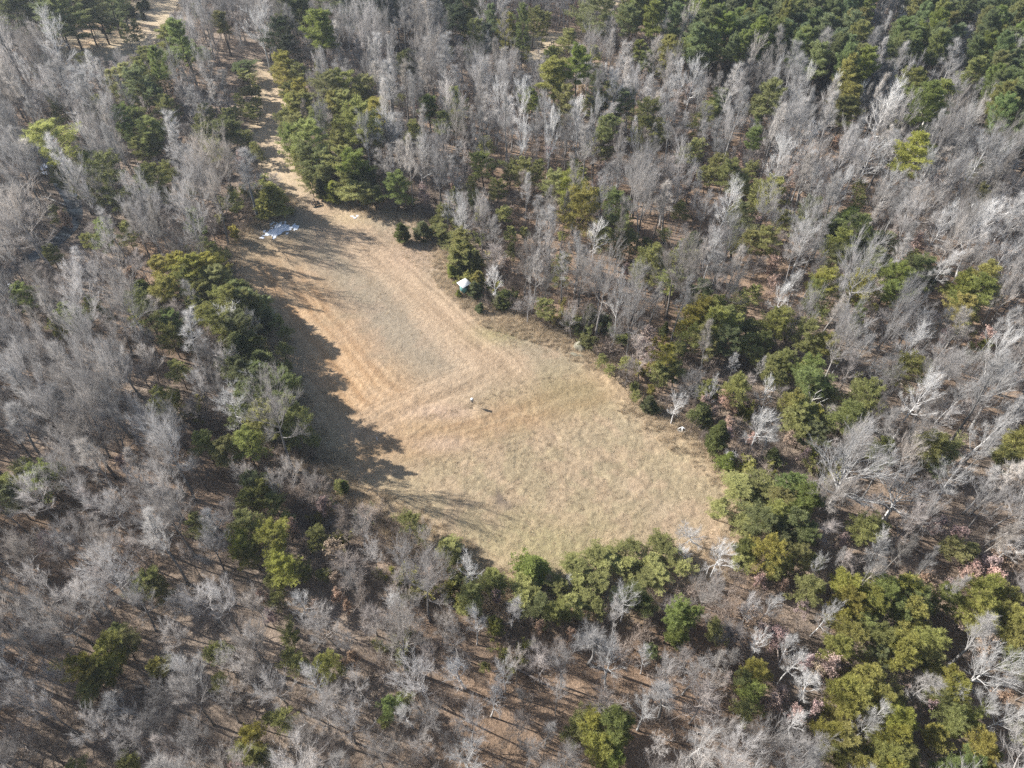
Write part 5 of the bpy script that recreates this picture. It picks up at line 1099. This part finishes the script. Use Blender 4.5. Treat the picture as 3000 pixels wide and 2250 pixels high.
# deer feeder on three legs
g = at(1384, 1192)
fd = tag(link('game_feeder', None, None, (g[0], g[1], .02), 0, (.82, .82, .82)), 'pale barrel feeder with a dark funnel on three thin legs in mid field', 'feeder')
b_ = MB(); b_.tube([(0, 0, 1.45), (0, 0, 1.5), (0, 0, 1.95), (0, 0, 2.0)], [.20, .23, .23, .21], 16); link('barrel', b_.mesh('feeder_barrel', [M_GALV], True), fd)
b_ = MB(); b_.tube([(0, 0, 2.003), (0, 0, 2.05), (0, 0, 2.10)], [.245, .24, .06], 16); link('lid', b_.mesh('feeder_lid', [M_WHITE], True), fd)
b_ = MB(); b_.tube([(0, 0, 1.447), (0, 0, 1.25), (0, 0, 1.1)], [.20, .09, .07], 12); link('funnel', b_.mesh('feeder_funnel', [M_STEEL], True), fd)
for k in range(3):
    a = .5 + k * 2.094; b_ = MB(); b_.tube([(.235 * math.cos(a), .235 * math.sin(a), 1.8), (.75 * math.cos(a), .75 * math.sin(a), -.1)], [.022, .022], 6); link('leg', b_.mesh('feeder_leg', [M_STEEL]), fd)
# old harrow by the track
g = at(926, 602)
hr = tag(link('farm_harrow', None, None, (g[0], g[1], .1), R(25)), 'rusty black tractor implement left beside the track mouth', 'farm implement')
for nm, c, sz in (('frame_bar', (0, .45, .42), (1.5, .09, .09)), ('frame_bar', (0, -.45, .42), (1.5, .09, .09)), ('side_bar', (-.7, 0, .43), (.09, .815, .08)), ('side_bar', (.7, 0, .43), (.09, .815, .08)), ('drawbar', (0, 1.0, .5), (.1, 1.05, .1))):
    link(nm, MB().box(c, sz).mesh(nm, [M_STEEL]), hr)
b_ = MB(); b_.tube([(0, .42, .46), (0, .3, 1.05), (0, -.42, .46)], [.04, .04, .04], 6); link('hitch_mast', b_.mesh('mast', [M_STEEL]), hr)
dm = MB(); dm.tube([(-.02, 0, 0), (0, 0, 0), (.03, 0, 0)], [.24, .26, .2], 12); dm = dm.mesh('disc', [M_STEEL])
for k in range(5):
    for yy in (.45, -.45): link('disc', dm, hr, (-.6 + k * .3, yy, .2), R(18 if yy > 0 else -18))
# white frame lying at the eastern edge
c4 = [at(1983, 1258, .15), at(1999, 1250.5, .75), at(2015, 1263, .15), at(1999, 1268, .12)]
ctr = np.mean(c4, axis=0)
fr_ = tag(link('white_frame', None, None, (ctr[0], ctr[1], 0)), 'white painted four-sided frame with a centre bar leaning at the eastern field edge', 'frame')
L4 = [np.array(p) - np.array([ctr[0], ctr[1], 0]) for p in c4]
for a, b in ((0, 1), (1, 2), (2, 3), (3, 0), (1, 3)):
    m_ = MB(); m_.tube([L4[a], L4[b]], [.085, .085], 4); link('rail' if (a, b) != (1, 3) else 'centre_bar', m_.mesh('white_rail', [M_WHITE]), fr_)
ng = [0.8 * p + 0.2 * np.mean(L4, axis=0) - np.array([0, 0, .05]) for p in L4]
for tri in ((0, 1, 3), (1, 2, 3)):
    p_ = np.array([ng[i] for i in tri]); dn = np.array([0, 0, -.03]); v = np.concatenate([p_, p_ + dn])
    link('netting', mesh_from('netting', v, [np.array([[0, 1, 2], [5, 4, 3]]), np.array([[0, 3, 4, 1], [1, 4, 5, 2], [2, 5, 3, 0]])], [fixed('grey_net', (.10, .11, .11), 20, .4)]), fr_)
# stake
g = at(1106, 1293)
sk = tag(link('marker_stake', None, None, (g[0], g[1], 0)), 'short white marker stake with a dark shadow at its foot in the western field', 'stake')
link('post', MB().box((0, 0, .33), (.09, .09, .75)).mesh('stake_post', [M_WHITE]), sk); link('cap', MB().box((0, 0, .73), (.14, .14, .05)).mesh('stake_cap', [M_WHITE]), sk)
# boulders at the eastern edge
M_ROCK = fixed('lichened_rock', (.215, .20, .15), 2.2, .4, .95, 0, .6)
def boulder(seed):
    rng = np.random.RandomState(seed); n, m_ = 14, 9; V = []
    for i in range(m_ + 1):
        for j in range(n):
            th, ph = math.pi * i / m_, 2 * math.pi * j / n; d = np.array([math.sin(th) * math.cos(ph), math.sin(th) * math.sin(ph), math.cos(th)]); V.append(d)
    V = np.array(V)
    for _ in range(11):                      # cleave flat faces
        nrm = unit(rng.normal(size=3)); c = rng.uniform(.55, .9); h_ = V @ nrm; V = np.where((h_ > c)[:, None], V - nrm * ((h_ - c) * .92)[:, None], V)
    V = V * (1 + .07 * (vnoise(V[:, 0] * 3 + seed, V[:, 1] * 3 + V[:, 2] * 2, .6, 3) - .5))[:, None]
    q = np.array([[i * n + j, (i + 1) * n + j, (i + 1) * n + (j + 1) % n, i * n + (j + 1) % n] for i in range(m_) for j in range(n)])
    return mesh_from('boulder', V, [q], [M_ROCK])
for (px, py, sx, sy, sz, seed, lb) in ((1702, 1022, 1.25, .95, .95, 3, 'largest lichen-grey boulder, shaded on its east side, at the field edge'), (1690, 1018, .9, .7, .6, 5, 'mid-sized pale boulder against the largest one at the field edge'),
   (1684, 1041, .95, .4, .28, 8, 'long flat pale slab of rock in front of the largest boulder'), (1703, 1044, .55, .4, .3, 9, 'small pale rock just below the largest boulder')):
    g = at(px, py); o = link('boulder', boulder(seed), None, (g[0], g[1], sz * .25), rnd.random() * 3, (sx, sy, sz)); tag(o, lb, 'boulder', 'boulders at the field edge')
# fallen log by the creek
M_PALEWOOD = fixed('bleached_wood', (.52, .495, .455), 4, .2)
a, b = at(128, 581), at(196, 606); b_ = MB(); ts_ = np.linspace(0, 1, 7)[:, None]
a[2], b[2] = .45, .30
lp = a + (b - a) * ts_ + np.array([0, 0, .08]) * np.sin(ts_ * 3.1); b_.tube(lp - a, .16 * (0.55 + .6 * ts_[:, 0]), 8)
lg = tag(link('fallen_log', b_.mesh('log', [M_PALEWOOD], True), None, a), 'long bleached trunk fallen across the creek', 'log')
for k in (2, 4):
    b_ = MB(); b_.tube([lp[k] - a, lp[k] - a + np.array([.3, .5, .35])], [.05, .02], 5); link('stub', b_.mesh('log_stub', [M_PALEWOOD]), lg)
# white snags
def snag(px, py, H, label, seed, s=1.0):
    g = at(px, py); rng = np.random.RandomState(seed); T, Cn = MB(), MB()
    tp, d = path(np.array([0, 0, -.2]), np.array([.03, .02, 1.0]), H * .62, 6, rng, .05, .06); T.tube(tp, .24 * s * np.linspace(1, .62, 7), 7)
    for k in range(6):
        az = k * 1.9 + rng.rand(); el = R(25 + 35 * rng.rand()) if k else R(72)
        p, dd = path(tp[-1 - (k // 3)], np.array([math.cos(az) * math.cos(el), math.sin(az) * math.cos(el), math.sin(el)]), H * .38 * (.6 + .6 * rng.rand()), 4, rng, .2, .1); Cn.tube(p, .13 * s * np.array([1, .85, .65, .45, .2]), 5)
        for m_ in range(2):
            q, _ = path(p[1 + m_], rot_about(dd, R(50), rng), H * .13, 2, rng, .2, .1); Cn.tube(q, .05 * s * np.array([1, .7, .3]), 4)
    o = tag(link('dead_snag', None, None, (g[0], g[1], 0)), label, 'dead tree', 'bleached dead snags')
    link('trunk', T.mesh('snag_trunk', [M_PALEWOOD], True), o); link('crown', Cn.mesh('snag_crown', [M_PALEWOOD], True), o)
snag(2668, 468, 13, 'bleached forked snag rising behind the mustard-yellow pine', 31, 1.2)
snag(2356, 1240, 7, 'bleached broken snag poking out of the olive eastern pines', 37, .55)
snag(1300, 110, 12, 'bleached bent snag in front of the far dark pines', 41)

# ------------------------------------------------------------------ thin winter haze
hm = bpy.data.materials.new('thin_haze'); hm.use_nodes = True
ht = hm.node_tree; ht.nodes.clear()
ho = ht.nodes.new('ShaderNodeOutputMaterial'); hv = ht.nodes.new('ShaderNodeVolumePrincipled')
hv.inputs['Color'].default_value = (.80, .89, 1.0, 1); hv.inputs['Density'].default_value = 0.0002; hv.inputs['Anisotropy'].default_value = 0.2
ht.links.new(hv.outputs[0], ho.inputs['Volume'])
hz_o = link('haze', MB().box((0, 126, 39), (5200, 5200, 90)).mesh('haze', [hm]))
tag(hz_o, 'thin bluish winter haze over the whole valley', kind='stuff')
